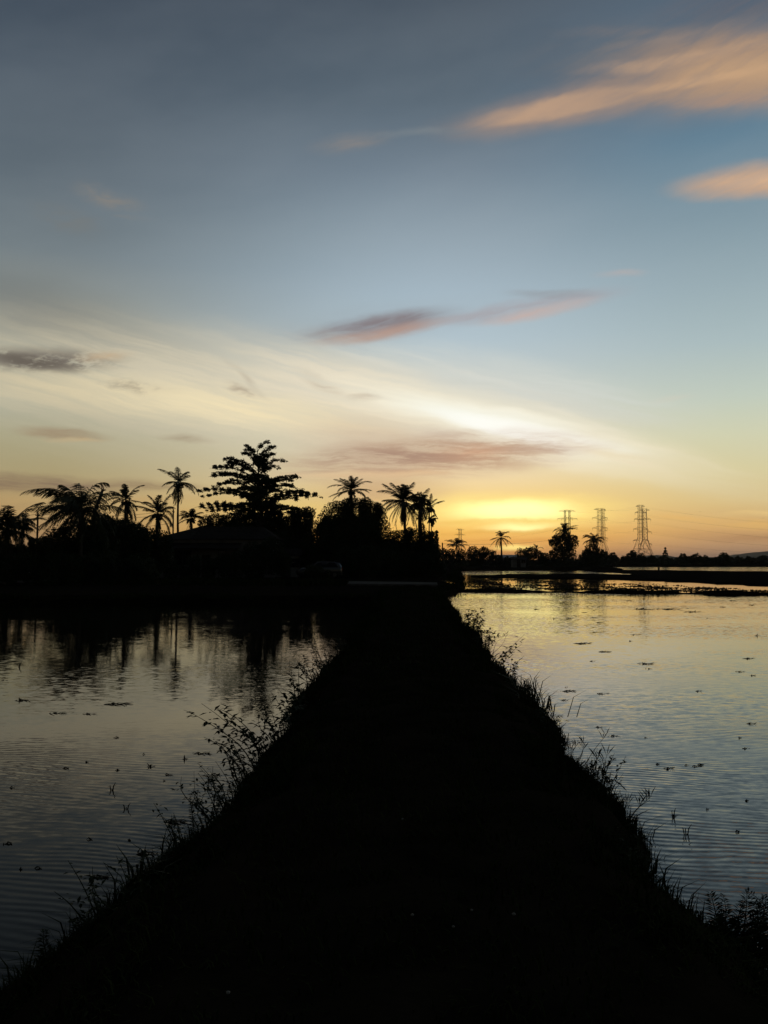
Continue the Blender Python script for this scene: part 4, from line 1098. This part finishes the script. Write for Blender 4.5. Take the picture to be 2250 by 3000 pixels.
for i, (px, py, h, lab, kind, kw) in enumerate(WEEDS):
    if kind == 'tuft': kw.setdefault('name', 'grass_tuft'); kw.setdefault('cat', 'grass tuft')
    if kw.get('name') == 'fern_plant': kw.setdefault('cat', 'fern')
    weed(px, py, h, lab, kind, seed=i * 3, **kw)

# ================================================================== scraps adrift in the paddies
def scrap(px, py, w, seed, tall=0.0, dy=.35):
    r = np.random.default_rng(seed + 900)
    c = at_z(px, py, 0); b = MB()
    k = (c - Vector((0, 0, CAMZ))).length / FPX
    wm = w * k
    n = 9 + int(w / 4)
    P = np.stack([r.uniform(-.5, .5, n) * wm, r.normal(0, .16, n) * wm * dy * 2.0, np.full(n, -.004)], 1) + np.array(c)
    a = r.normal(0, .5, n); d = np.stack([np.cos(a), np.sin(a) * .6, r.uniform(.0, .22, n)], 1)
    s = np.stack([-np.sin(a) * .6, np.cos(a), np.zeros(n)], 1)
    L = (wm * r.uniform(.15, .5, n))[:, None]; q = np.minimum(L * .18, .05) + .003
    b.quads(np.stack([P - s * q, P + s * q, P + d * L + s * q * .3 + [0, 0, .012], P + d * L - s * q * .3 + [0, 0, .012]], 1))
    b.tube([tuple(P[0] + [0, 0, .006]), tuple(c + Vector((0, 0, .012))), tuple(P[1] + [wm * .2, 0, .008])], [.003, .004 + wm * .018, .002], 5)
    if tall:
        for i in range(2 + seed % 2):
            dx = r.normal(0, .4) * tall * k
            b.tube([tuple(c + Vector((dx * .2, 0, -.03))), tuple(c + Vector((dx * .6, 0, tall * k * .6))), tuple(c + Vector((dx * 1.2 + .2 * tall * k * (i % 2), 0, tall * k * (1 - .3 * i))))], [.0035 + k * .5, .003 + k * .4, .001 + k * .2], 4)
    return b, c
def put_scrap(px, py, w, seed, label, group, tall=0.0, name='floating_weed', cat='floating weed', dy=.35):
    b, c = scrap(px, py, w, seed, tall, dy)
    tag(b.build(name, M['scrap'], None, c), label, cat, group)
GR, GL = 'weed scraps adrift in the right paddy', 'weed scraps adrift in the left paddy'
big_r = [(1765, 2033, 30, 'largest solitary weed clump floating in the middle of the right paddy', 0),
         (1885, 1945, 40, 'dark humped weed clump at the end of the scattered row in the right paddy', 5),
         (1766, 1910, 36, 'ragged weed clump at the start of the scattered row in the right paddy', 3),
         (1700, 1886, 46, 'long thin weed strip nearest the bank in the right paddy', 0),
         (1955, 1785, 60, 'long slanting weed strip in the upper right paddy, left half', 0),
         (2020, 1793, 44, 'second half of the slanting weed strip in the upper right paddy', 0),
         (1880, 1785, 56, 'broad flat weed patch near the middle of the far bund', 0),
         (2190, 1930, 34, 'dark weed clump close to the right edge of the right paddy', 4),
         (1792, 2157, 28, 'small weed clump below the largest solitary one', 3),
         (1750, 2131, 22, 'thin weed scrap just above and left of the small clump', 0),
         (1660, 2025, 40, 'pair of weed scraps beside the spiky bank tuft', 3),
         (1652, 2052, 26, 'lone weed scrap right of the spiky bank tuft', 0),
         (1972, 2392, 14, 'bent sprig standing in the lower right paddy', 22),
         (2010, 2445, 5, 'single short stake-like stem in the lower right paddy', 26),
         (1956, 2252, 26, 'tailed weed scrap among the ripples of the right paddy', 4),
         (2217, 1863, 16, 'round weed clump at the upper right edge of the paddy', 6)]
for i, (px, py, w, lab, tall) in enumerate(big_r): put_scrap(px, py, w, i, lab, GR, tall)
big_l = [(330, 2063, 62, 'long bowed weed strip in the middle of the left paddy', 6),
         (58, 2052, 34, 'humped weed clump near the left edge of the left paddy', 8),
         (582, 2208, 44, 'stubby floating twig pointing at the left bank', 4),
         (540, 2224, 16, 'curled weed sprig beside the stubby floating twig', 12),
         (487, 2270, 22, 'small dark weed blob below the curled sprig', 0),
         (500, 2408, 56, 'forked floating twig left of the lower bank weeds', 6),
         (420, 2500, 46, 'star-shaped weed clump in the dark lower left water', 14),
         (285, 2570, 50, 'flat weed patch at the bottom of the left paddy', 0),
         (55, 1955, 5, 'single dark stem at the upper left of the left paddy', 16),
         (328, 2315, 4, 'single upright stem in the rippled left water', 20),
         (370, 2370, 6, 'single slanting stem right of the upright one', 16),
         (255, 2092, 30, 'loose weed scraps below the bowed strip', 4),
         (165, 2090, 40, 'thin line of weed bits left of the bowed strip', 3),
         (440, 2246, 20, 'tiny forked sprig in the middle left water', 9),
         (610, 2290, 20, 'cross-shaped floating twig by the left bank weeds', 18),
         (630, 2270, 34, 'flat leaf raft touching the left bank weeds', 0)]
for i, (px, py, w, lab, tall) in enumerate(big_l): put_scrap(px, py, w, 40 + i, lab, GL, tall)
r_ = np.random.default_rng(12)
for i in range(46):
    px = r_.uniform(1560, 2240); py = 1760 + 720 * r_.random() ** 1.6
    if px < 1310 + (py - 1750) * .98 + 60: continue
    put_scrap(px, py, r_.uniform(7, 24), 100 + i, 'tiny dark weed scrap among many adrift in the right paddy', 'tiny weed scraps in the right paddy', r_.choice([0, 0, 0, 0, 3]))
for i in range(22):
    py = 1850 + 700 * r_.random() ** 1.1; px = r_.uniform(10, 960 - (py - 1850) * .62)
    put_scrap(px, py, r_.uniform(6, 20), 200 + i, 'tiny dark weed scrap among many adrift in the left paddy', 'tiny weed scraps in the left paddy', r_.choice([0, 0, 0, 4]))

# pale stones on the path
for i, (px, py) in enumerate([(1180, 2407), (1208, 2690), (1328, 2725), (1382, 2676), (1505, 2688), (668, 2920)]):
    c = at_z(px, py, .5); r = np.random.default_rng(i); b = MB()
    s = .006 + .003 * r.random()
    vs = []
    for j in range(4):
        for q in range(7):
            a = q / 7 * 6.283; t = (j - 1.5) / 1.7
            vs.append((c.x + math.cos(a) * s * math.sqrt(1 - t * t) * r.uniform(.85, 1.2), c.y + math.sin(a) * s * 1.3 * math.sqrt(1 - t * t), .515 + t * s * .6))
    fs = [(j * 7 + q, j * 7 + (q + 1) % 7, (j + 1) * 7 + (q + 1) % 7, (j + 1) * 7 + q) for j in range(3) for q in range(7)] + [tuple(range(6, -1, -1)), tuple(range(21, 28))]
    b.add(vs, fs); tag(b.build('pebble', M['pebble'], None, c), 'tiny pale pebble lying on the dark path', 'pebble', 'pale pebbles on the path')

# ================================================================== buildings, car, poles
def house():
    Y = 82.0; k = mpp(Y); X = lambda px: (px - 1125) * k
    x0, x1 = X(462), X(800); gz = .34
    y0, y1 = Y, Y + 8; zt = 4.2
    root = empty('house', (x0, Y, gz), 'low pale-walled village house with a zinc roof half hidden by trees', 'house')
    o = (x0, Y, gz)
    w = MB()
    wins = [(X(510), X(562), 1.55, 3.05), (X(640), X(690), 1.55, 3.05)]
    door = (X(590), X(618), gz, 2.6)
    # front wall in pieces around the openings
    cuts = sorted([(a, b_, c, d) for a, b_, c, d in wins + [door]])
    cur = x0
    for a, b_, c, d in cuts:
        w.box((cur, y0, gz - .1), (a, y0 + .2, zt))
        if c > gz: w.box((a, y0, gz - .1), (b_, y0 + .2, c))
        w.box((a, y0, d), (b_, y0 + .2, zt)); cur = b_
    w.box((cur, y0, gz - .1), (x1, y0 + .2, zt))
    w.box((x0, y0 + .2, gz - .1), (x0 + .2, y1, zt)); w.box((x1 - .2, y0 + .2, gz - .1), (x1, y1, zt)); w.box((x0 + .2, y1 - .2, gz - .1), (x1 - .2, y1, zt))
    w.build('wall', M['wall'], root, o)
    b = MB(); ov = .55; h = 1.35
    ym = (y0 + y1) / 2
    b.add([(x0 - ov, y0 - ov, zt - .05), (x1 + ov, y0 - ov, zt - .05), (x1 + ov, y1 + ov, zt - .05), (x0 - ov, y1 + ov, zt - .05), (x0 + 3.2, ym, zt + h), (x1 - 1.6, ym, zt + h)],
          [(0, 1, 5, 4), (1, 2, 5), (2, 3, 4, 5), (3, 0, 4), (3, 2, 1, 0)])
    n = 24                                            # roll caps on the zinc
    for i in range(1, n):
        xx = x0 + 3.2 + (x1 - 1.6 - x0 - 3.2) * i / n
        b.tube([(xx, y0 - ov, zt - .02), (xx, ym, zt + h + .03)], .03, 4)
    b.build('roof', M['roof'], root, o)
    for a, b_, c, d in wins:
        g = MB(); g.box((a + .06, y0 + .09, c + .06), (b_ - .06, y0 + .12, d - .06)); 
        f = MB()
        for lo, hi in (((a, y0 - .02, c), (a + .06, y0 + .1, d)), ((b_ - .06, y0 - .02, c), (b_, y0 + .1, d)), ((a + .06, y0 - .02, c), (b_ - .06, y0 + .1, c + .06)), ((a + .06, y0 - .02, d - .06), (b_ - .06, y0 + .1, d)), (((a + b_) / 2 - .03, y0 - .01, c + .06), ((a + b_) / 2 + .03, y0 + .085, d - .06))): f.box(lo, hi)
        win = g.build('window', M['glass'], root, o)
        fr = f.build('frame', M['dark'], win, o)
    a, b_, c, d = door
    dd = MB(); dd.box((a + .03, y0 + .08, gz), (b_ - .03, y0 + .13, d - .03)); dr = dd.build('door', M['wood'], root, o)
    hd = MB(); hd.tube([(b_ - .12, y0 + .08, 1.35), (b_ - .12, y0 + .03, 1.35), (b_ - .2, y0 + .03, 1.35)], .015, 5); hd.build('handle', M['steel'], dr, o)
    for px in (474, 590, 700):
        p = MB(); p.box((X(px) - .07, y0 - 1.5, gz - .1), (X(px) + .07, y0 - 1.36, 3.2)); p.build('porch_post', M['wood'], root, o)
    pr = MB(); a0, a1 = X(466), X(710)
    pr.add([(a0, y0 - 1.7, 3.2), (a1, y0 - 1.7, 3.2), (a1, y0 - .003, 3.75), (a0, y0 - .003, 3.75), (a0, y0 - 1.7, 3.26), (a1, y0 - 1.7, 3.26), (a1, y0 - .003, 3.81), (a0, y0 - .003, 3.81)],
           [(3, 2, 1, 0), (4, 5, 6, 7), (0, 1, 5, 4), (1, 2, 6, 5), (2, 3, 7, 6), (3, 0, 4, 7)])
    pr.build('porch_roof', M['roof'], root, o)
house()

def shed(x0, x1, Y, gz, zt, h, depth, label, roofm='paleroof', wallm='wall'):
    o = (x0, Y, gz); root = empty('shed', o, label, 'shed', None)
    w = MB(); w.box((x0, Y, gz - .1), (x1, Y + depth, zt)); w.build('wall', M[wallm], root, o)
    b = MB(); ov = .4; ym = Y + depth / 2
    b.add([(x0 - ov, Y - ov, zt), (x1 + ov, Y - ov, zt), (x1 + ov, Y + depth + ov, zt), (x0 - ov, Y + depth + ov, zt), (x0 - ov, ym, zt + h), (x1 + ov, ym, zt + h),
           (x0 - ov, Y - ov, zt + .08), (x1 + ov, Y - ov, zt + .08), (x1 + ov, Y + depth + ov, zt + .08), (x0 - ov, Y + depth + ov, zt + .08), (x0 - ov, ym, zt + h + .08), (x1 + ov, ym, zt + h + .08)],
          [(6, 7, 11, 10), (8, 9, 10, 11), (0, 4, 5, 1), (2, 5, 4, 3), (0, 1, 7, 6), (2, 3, 9, 8), (1, 5, 11, 7), (5, 2, 8, 11), (3, 4, 10, 9), (4, 0, 6, 10)])
    b.build('roof', M[roofm], root, o)
    d = MB(); xm = x0 + (x1 - x0) * .3; d.box((xm, Y - .05, gz), (xm + .9, Y - .003, gz + 2.0)); d.build('door', M['wood'], root, o)
    d = MB(); xm = x0 + (x1 - x0) * .65; d.box((xm, Y - .04, gz + 1.0), (xm + 1.0, Y - .003, gz + 1.9)); d.build('window', M['glass'], root, o)
kx = mpp(245)
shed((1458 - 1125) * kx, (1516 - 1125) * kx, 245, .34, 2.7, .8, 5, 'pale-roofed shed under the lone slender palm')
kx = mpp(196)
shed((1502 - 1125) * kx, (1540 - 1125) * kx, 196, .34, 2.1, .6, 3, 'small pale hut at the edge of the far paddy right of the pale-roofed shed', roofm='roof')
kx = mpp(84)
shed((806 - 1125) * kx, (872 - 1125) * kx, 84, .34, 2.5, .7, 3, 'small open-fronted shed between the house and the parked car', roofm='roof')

def car():
    Y = 75.0; c = at_Y(935, 1660, Y); c.z = .44
    root = empty('parked_car', c, 'silver hatchback car parked by the road under the trees', 'car')
    root.rotation_euler = (0, 0, R(196))                     # nose to the left, tail turned towards the path
    # side profile (x forward), lofted across y with the cabin drawn in
    def ring(x, zb, zs, zt, wb, wt):                          # bottom, shoulder, top
        return [(x, -wb * .92, zb), (x, -wb, (zb + zs) / 2), (x, -wb * .97, zs), (x, -wt, zt), (x, wt, zt), (x, wb * .97, zs), (x, wb, (zb + zs) / 2), (x, wb * .92, zb)]
    S = [(-2.02, .42, .80, .90, .70, .60), (-1.95, .30, .92, 1.18, .80, .58), (-1.75, .22, .96, 1.40, .84, .56), (-1.35, .20, .96, 1.50, .85, .58), (-.5, .20, .95, 1.53, .86, .60), (.25, .20, .94, 1.48, .86, .59),
         (.75, .20, .94, 1.22, .86, .62), (1.15, .20, .93, .97, .85, .70), (1.7, .22, .84, .87, .82, .66), (1.98, .30, .68, .72, .74, .56), (2.05, .40, .58, .62, .62, .48)]
    b = MB(); vs = []
    for s in S: vs += ring(*s)
    fs = []
    for i in range(len(S) - 1):
        for j in range(8): fs.append((i * 8 + j, i * 8 + (j + 1) % 8, (i + 1) * 8 + (j + 1) % 8, (i + 1) * 8 + j))
    fs += [tuple(range(7, -1, -1)), tuple((len(S) - 1) * 8 + j for j in range(8))]
    b.add(vs, fs); body = b.build('body', M['carpaint'], root, smooth=True)
    def part(name, mat, build, parent=root):
        m = MB(); build(m); return m.build(name, mat, parent)
    for sg in (-1, 1):
        def sw(m, sg=sg):
            P = [(-1.6, .985), (-1.3, 1.40), (-.45, 1.44), (.2, 1.39), (.72, 1.02)]
            def yy(z): return sg * (.835 - (z - .95) / .55 * .25 + .012)
            vs = [(x, yy(z), z) for x, z in P]; m.add(vs, [tuple(range(5)) if sg < 0 else tuple(range(4, -1, -1))])
        part('side_window', M['glass'], sw)
    part('rear_window', M['glass'], lambda m: m.add([(-1.975, -.6, .99), (-1.975, .6, .99), (-1.80, .5, 1.36), (-1.80, -.5, 1.36)], [(0, 3, 2, 1)]))
    part('windscreen', M['glass'], lambda m: m.add([(.80, -.58, 1.215), (.80, .58, 1.215), (.30, .53, 1.475), (.30, -.53, 1.475)], [(0, 1, 2, 3)]))
    for sg in (-1, 1):
        part('tail_light', M['redlens'], lambda m, sg=sg: m.box((-2.03, sg * .70 - .09, .72), (-1.93, sg * .70 + .09, .98)))
        part('headlight', M['glass'], lambda m, sg=sg: m.box((1.86, sg * .56 - .14, .60), (1.99, sg * .56 + .14, .72)))
        part('wing_mirror', M['carpaint'], lambda m, sg=sg: m.box((.55, sg * .98 - .10, .98), (.68, sg * .98 + .10, 1.12)))
        for x in (-1.25, 1.3):
            def wh(m, sg=sg, x=x):
                y0, y1 = sg * .66, sg * .87; n = 20
                vs = [(x + .30 * math.cos(6.2832 * i / n), y, .30 + .30 * math.sin(6.2832 * i / n)) for y in (y0, y1) for i in range(n)]
                m.add(vs, [(i, (i + 1) % n, n + (i + 1) % n, n + i) for i in range(n)] + [tuple(range(n)), tuple(range(n, 2 * n))])
            def rim(m, sg=sg, x=x):
                n = 14; y = sg * .878
                m.add([(x + .19 * math.cos(6.2832 * i / n), y, .30 + .19 * math.sin(6.2832 * i / n)) for i in range(n)] + [(x, y + sg * .012, .3)], [(i, (i + 1) % n, n) for i in range(n)])
            wl = part('wheel', M['rubber'], wh); part('rim', M['steel'], rim, wl)
    part('bumper', M['carpaint'], lambda m: m.box((-2.09, -.72, .32), (-2.0, .72, .52)))
    part('number_plate', M['white'], lambda m: m.box((-2.045, -.24, .62), (-2.02, .24, .74)))
car()

def pole(px, top, Y, label, gz=.3, rad=.11, arm=.0):
    tp = at_Y(px, top, Y); base = Vector((tp.x, Y, gz))
    root = empty('utility_pole', base, label, 'utility pole', 'wooden poles of the village power line')
    b = MB(); b.tube([base - Vector((0, 0, .3)), base.lerp(tp, .5), tp], [rad * 1.2, rad, rad * .8], 8); b.build('post', M['wood'], root, base)
    c = MB(); c.box((tp.x - .05, Y - .45, tp.z - .35), (tp.x + .05, Y + .45, tp.z - .25)); c.build('crossarm', M['wood'], root, base)
    return tp
pA = pole(111, 1501, 80, 'thin leaning utility pole standing alone between the left palms', rad=.10)
pB = pole(508, 1492, 96, 'short utility pole left of the tall slender palm', rad=.10)
pC = pole(1296, 1590, 150, 'small far utility pole just right of the palm clump', rad=.14)
def cable(a, b, sag, rad, label, group, name='power_line', n=16):
    a, b = Vector(a), Vector(b); m = MB(); pts = []
    for i in range(n + 1):
        s = i / n; p = a.lerp(b, s); p.z -= sag * 4 * s * (1 - s); pts.append(p)
    m.tube(pts, rad, 4); tag(m.build(name, M['wire'], None, a), label, 'power line', group)
for i, (dz, lab) in enumerate([(-.15, 'topmost thin wire strung from the lone pole off to the left'), (-.5, 'middle thin wire strung from the lone pole off to the left'), (-1.6, 'lowest thin wire strung from the lone pole off to the left')]):
    e = at_Y(-120, 1515 + i * 16, 74)
    cable(pA + Vector((0, 0, dz)), e, .25, .018, lab, 'village wires')
    cable(pA + Vector((0, 0, dz)), pB + Vector((0, 0, dz)), .4, .018, lab.replace('off to the left', 'towards the second pole'), 'village wires')
cable(pC + Vector((0, 0, -.2)), at_Y(1660, 1572, 380), 1.2, .03, 'single faint wire crossing the glow from the far pole', 'village wires')

# fence pieces at the far left bank
def fence():
    Y = 68; o = at_Y(20, 1650, Y); o.z = .34
    root = empty('fence', o, 'low pale rail fence half seen on the far left bank', 'fence')
    x0, x1 = at_Y(-40, 1650, Y).x, at_Y(90, 1650, Y).x
    for i in range(6):
        x = x0 + (x1 - x0) * i / 5; b = MB(); b.box((x - .05, Y - .05, .2), (x + .05, Y + .05, 1.75)); b.build('fence_post', M['wood'], root, o)
    for z in (1.0, 1.55):
        b = MB(); b.box((x0, Y - .075, z), (x1, Y - .053, z + .09)); b.build('fence_rail', M['white'], root, o)
fence()
# stump in the far paddy
def stump():
    c = at_z(1930, 1674, .0); b = MB(); k = mpp(c.y)
    b.tube([c - Vector((0, 0, .3)), c + Vector((0, 0, .5)), c + Vector((.05, 0, 12 * k))], [.2, .17, .14], 8)
    b.tube([c + Vector((0, 0, .6)), c + Vector((.35, 0, .95))], [.07, .04], 6)
    tag(b.build('stump', M['wood'], None, c), 'short dark stump standing in the far strip of water', 'stump')
stump()

# ================================================================== lattice towers and their lines
def pylon(px, top, Y, arms, label, mast=1.0, foot=3.4, yaw=0.0, group='steel lattice towers of the power line', splay=.36, rad=.10, wide=1.0):
    """arms: list of (height fraction, half length). Parts: legs and bracing, each crossarm, insulators."""
    tp = at_Y(px, top, Y); H = tp.z - .2; base = Vector((tp.x, Y, .2))
    root = empty('lattice_tower', base, label, 'lattice tower', group)
    root.rotation_euler = (0, 0, yaw)
    ca = []
    def half(t):                                             # half width at height fraction t
        return foot + (mast - foot) * min(1, t / splay) if t < splay else mast - mast * .25 * (t - splay) / (1 - splay)
    lev = [0, .12, .24, splay] + [splay + (1 - splay) * i / 9 for i in range(1, 10)]
    b = MB()
    for sx in (-1, 1):
        for sy in (-1, 1):
            b.tube([(sx * half(t), sy * half(t), t * H) for t in lev], [rad * 1.3 * (1 - .35 * t) for t in lev], 4)
    for t0, t1 in zip(lev, lev[1:]):
        for sg in (-1, 1):
            for ax in (0, 1):
                def pt(s, t):
                    v = [0, 0, t * H]; v[ax] = s * half(t); v[1 - ax] = sg * half(t); return tuple(v)
                b.tube([pt(-1, t0), pt(1, t1)], rad * .55, 3); b.tube([pt(1, t0), pt(-1, t1)], rad * .55, 3)
                b.tube([pt(-1, t1), pt(1, t1)], rad * .55, 3)
    b.build('tower_frame', M['steel'], root)
    ends = []
    for t, hl in arms:
        a = MB(); z = t * H; w = half(t)
        for sg in (-1, 1):
            for sy in (-1, 1):
                a.tube([(sg * w, sy * w, z), (sg * hl, 0, z + .15)], rad * .9, 4)
                a.tube([(sg * w, sy * w, z + H * .03), (sg * hl, 0, z + .25)], rad * .7, 4)
            for q in (.33, .66):
                xx = w + (hl - w) * q; yy = w * (1 - q)
                a.tube([(sg * xx, -yy, z + .05), (sg * xx, yy, z + .05)], rad * .5, 3)
                a.tube([(sg * xx, 0, z + .05), (sg * xx, 0, z + .1 + H * .03 * (1 - q))], rad * .5, 3)
        arm = a.build('crossarm', M['steel'], root)
        if t < .97:
            for sg in (-1, 1):
                i_ = MB(); i_.tube([(sg * hl, 0, z + .1), (sg * hl, 0, z - 1.6)], .09, 5); i_.build('insulator', M['dark'], arm)
        for sg in (-1, 1):
            v = Vector((sg * hl, 0, z - (1.6 if t < .97 else 0)))
            v.rotate(root.rotation_euler); ends.append(base + v)
    return ends
AR = [(.98, 5.2), (.82, 7.0), (.63, 7.0), (.44, 7.0)]
t3 = pylon(1876, 1480, 650, [(.975, 3.6), (.865, 4.6), (.75, 5.4), (.575, 6.2), (.375, 6.6)], 'right-hand lattice tower, nearer one of the overlapping pair', mast=1.9, foot=7.4, yaw=R(8), splay=.42, rad=.115)
t3b = pylon(1888, 1491, 700, [(.97, 4.2), (.80, 5.0), (.56, 5.4), (.33, 5.4)], 'right-hand lattice tower, slightly shorter one of the overlapping pair', mast=2.1, foot=7.6, yaw=R(-12), splay=.42, rad=.115)
t2 = pylon(1757, 1490, 720, AR, 'middle lattice tower rising right of the shaggy palm', mast=2.2, foot=7.0, yaw=R(6), splay=.40, rad=.115)
t2b = pylon(1766, 1494, 830, [(.98, 3.6), (.80, 4.2), (.60, 4.2), (.40, 4.2)], 'slimmer lattice tower overlapping the middle one from behind', mast=1.8, foot=6.8, yaw=R(10), splay=.38, rad=.105)
t1 = pylon(1655, 1495, 840, [(.98, 6.5), (.83, 8.0), (.66, 8.0), (.45, 8.0)], 'left tower of the pair rising behind the bushy tree', mast=1.0, foot=6.0, yaw=R(4), splay=.3, rad=.13)
t1b = pylon(1668, 1495, 870, [(.98, 6.5), (.83, 8.5), (.66, 8.5), (.45, 8.5)], 'right tower of the pair rising behind the bushy tree', mast=1.0, foot=6.0, yaw=R(4), splay=.3, rad=.13)
t0 = pylon(1345, 1549, 1250, [(.98, 5.0), (.82, 6.5), (.62, 6.5)], 'left one of the faint distant double mast behind the small dark palm', mast=.9, foot=5.0, splay=.25, rad=.14)
t0b = pylon(1351, 1551, 1290, [(.98, 5.0), (.82, 6.5), (.62, 6.5)], 'right one of the faint distant double mast behind the small dark palm', mast=.9, foot=5.0, splay=.25, rad=.14)
HV = 'high-voltage lines between the towers'
NM = ['topmost', 'second', 'third', 'fourth', 'lowest']
def line(a, b, i, j, sag, lab, rad=.02): cable(a[i], b[j], sag, rad, lab, HV, n=24)
for q in range(4):
    for sg, sd in ((0, 'left'), (1, 'right')):
        line(t3, t2, min(2 * q + sg + (2 if q else 0), 9), 2 * q + sg, 2, f'{NM[q]} sagging line from the {sd} arms between right and middle towers')
        line(t2, t1b, 2 * q + sg, 2 * q + sg, 2, f'{NM[q]} sagging line from the {sd} arms between middle and left towers')
for q in (2,):
    line(t1, t0, 2 * q, 2 * q, 3, f'{NM[q]} long line running left past the sun to the distant mast', .03)
ex = [at_Y(2420, py, 520) for py in (1540, 1560, 1584, 1606, 1622)]
for q in range(5):
    for sg, sd in ((0, 'left'), (1, 'right')):
        cable(t3[2 * q + sg], ex[q] + Vector((0, sg * 12, 0)), 2.0, .015, f'{NM[q]} line from the {sd} arm of the right tower running out of the photo', HV, n=24)

# birds
def bird(px, py, Y, span, label, flap):
    c = at_Y(px, py, Y); b = MB(); s = span / 2
    root = empty('bird', c, label, 'bird', 'tiny birds in the evening sky')
    bd = MB(); bd.tube([(-.0, -.32 * s, 0), (0, -.15 * s, 0), (0, .15 * s, .0), (0, .32 * s, .02), (0, .42 * s, .01)], [.02 * s, .09 * s, .11 * s, .07 * s, .01 * s], 6)
    bd.add([(0, -.3 * s, 0), (.12 * s, -.62 * s, 0), (0, -.5 * s, 0), (-.12 * s, -.62 * s, 0)], [(0, 1, 2), (0, 2, 3)])
    bd.build('body', M['bird'], root)
    for sg in (-1, 1):
        w = MB(); w.add([(sg * .05 * s, .18 * s, 0), (sg * .5 * s, .22 * s, flap * s), (sg * s, -.08 * s, flap * .7 * s), (sg * .5 * s, -.05 * s, flap * s), (sg * .05 * s, -.14 * s, 0)], [(0, 1, 3, 4), (1, 2, 3)])
        w.build('wing', M['bird'], root)
    root.rotation_euler = (0, 0, R(70))
bird(2051, 1499, 160, .42, 'tiny bird just right of the right lattice tower', .3)
bird(2236, 1518, 150, .42, 'tiny bird close to the right edge of the sky', .2)
bird(1550, 1500, 180, .40, 'tiny bird in the bright glow above the lone palm', .25)
bird(2080, 1463, 200, .36, 'faint bird highest of the few, right of the towers', .3)

# ================================================================== evening haze: thin even air over the whole plain
def haze():
    m = bpy.data.materials.new('haze_air'); m.use_nodes = True
    nt = m.node_tree; nt.nodes.clear()
    v = nt.nodes.new('ShaderNodeVolumePrincipled'); o = nt.nodes.new('ShaderNodeOutputMaterial')
    v.inputs['Color'].default_value = (.92, .86, .80, 1); v.inputs['Density'].default_value = .00006; v.inputs['Anisotropy'].default_value = .3
    nt.links.new(v.outputs[0], o.inputs['Volume'])
    b = MB(); b.box((-14500, -14500, -1.4), (14500, 14500, 92))
    tag(b.build('haze', m), kind='stuff')
haze()
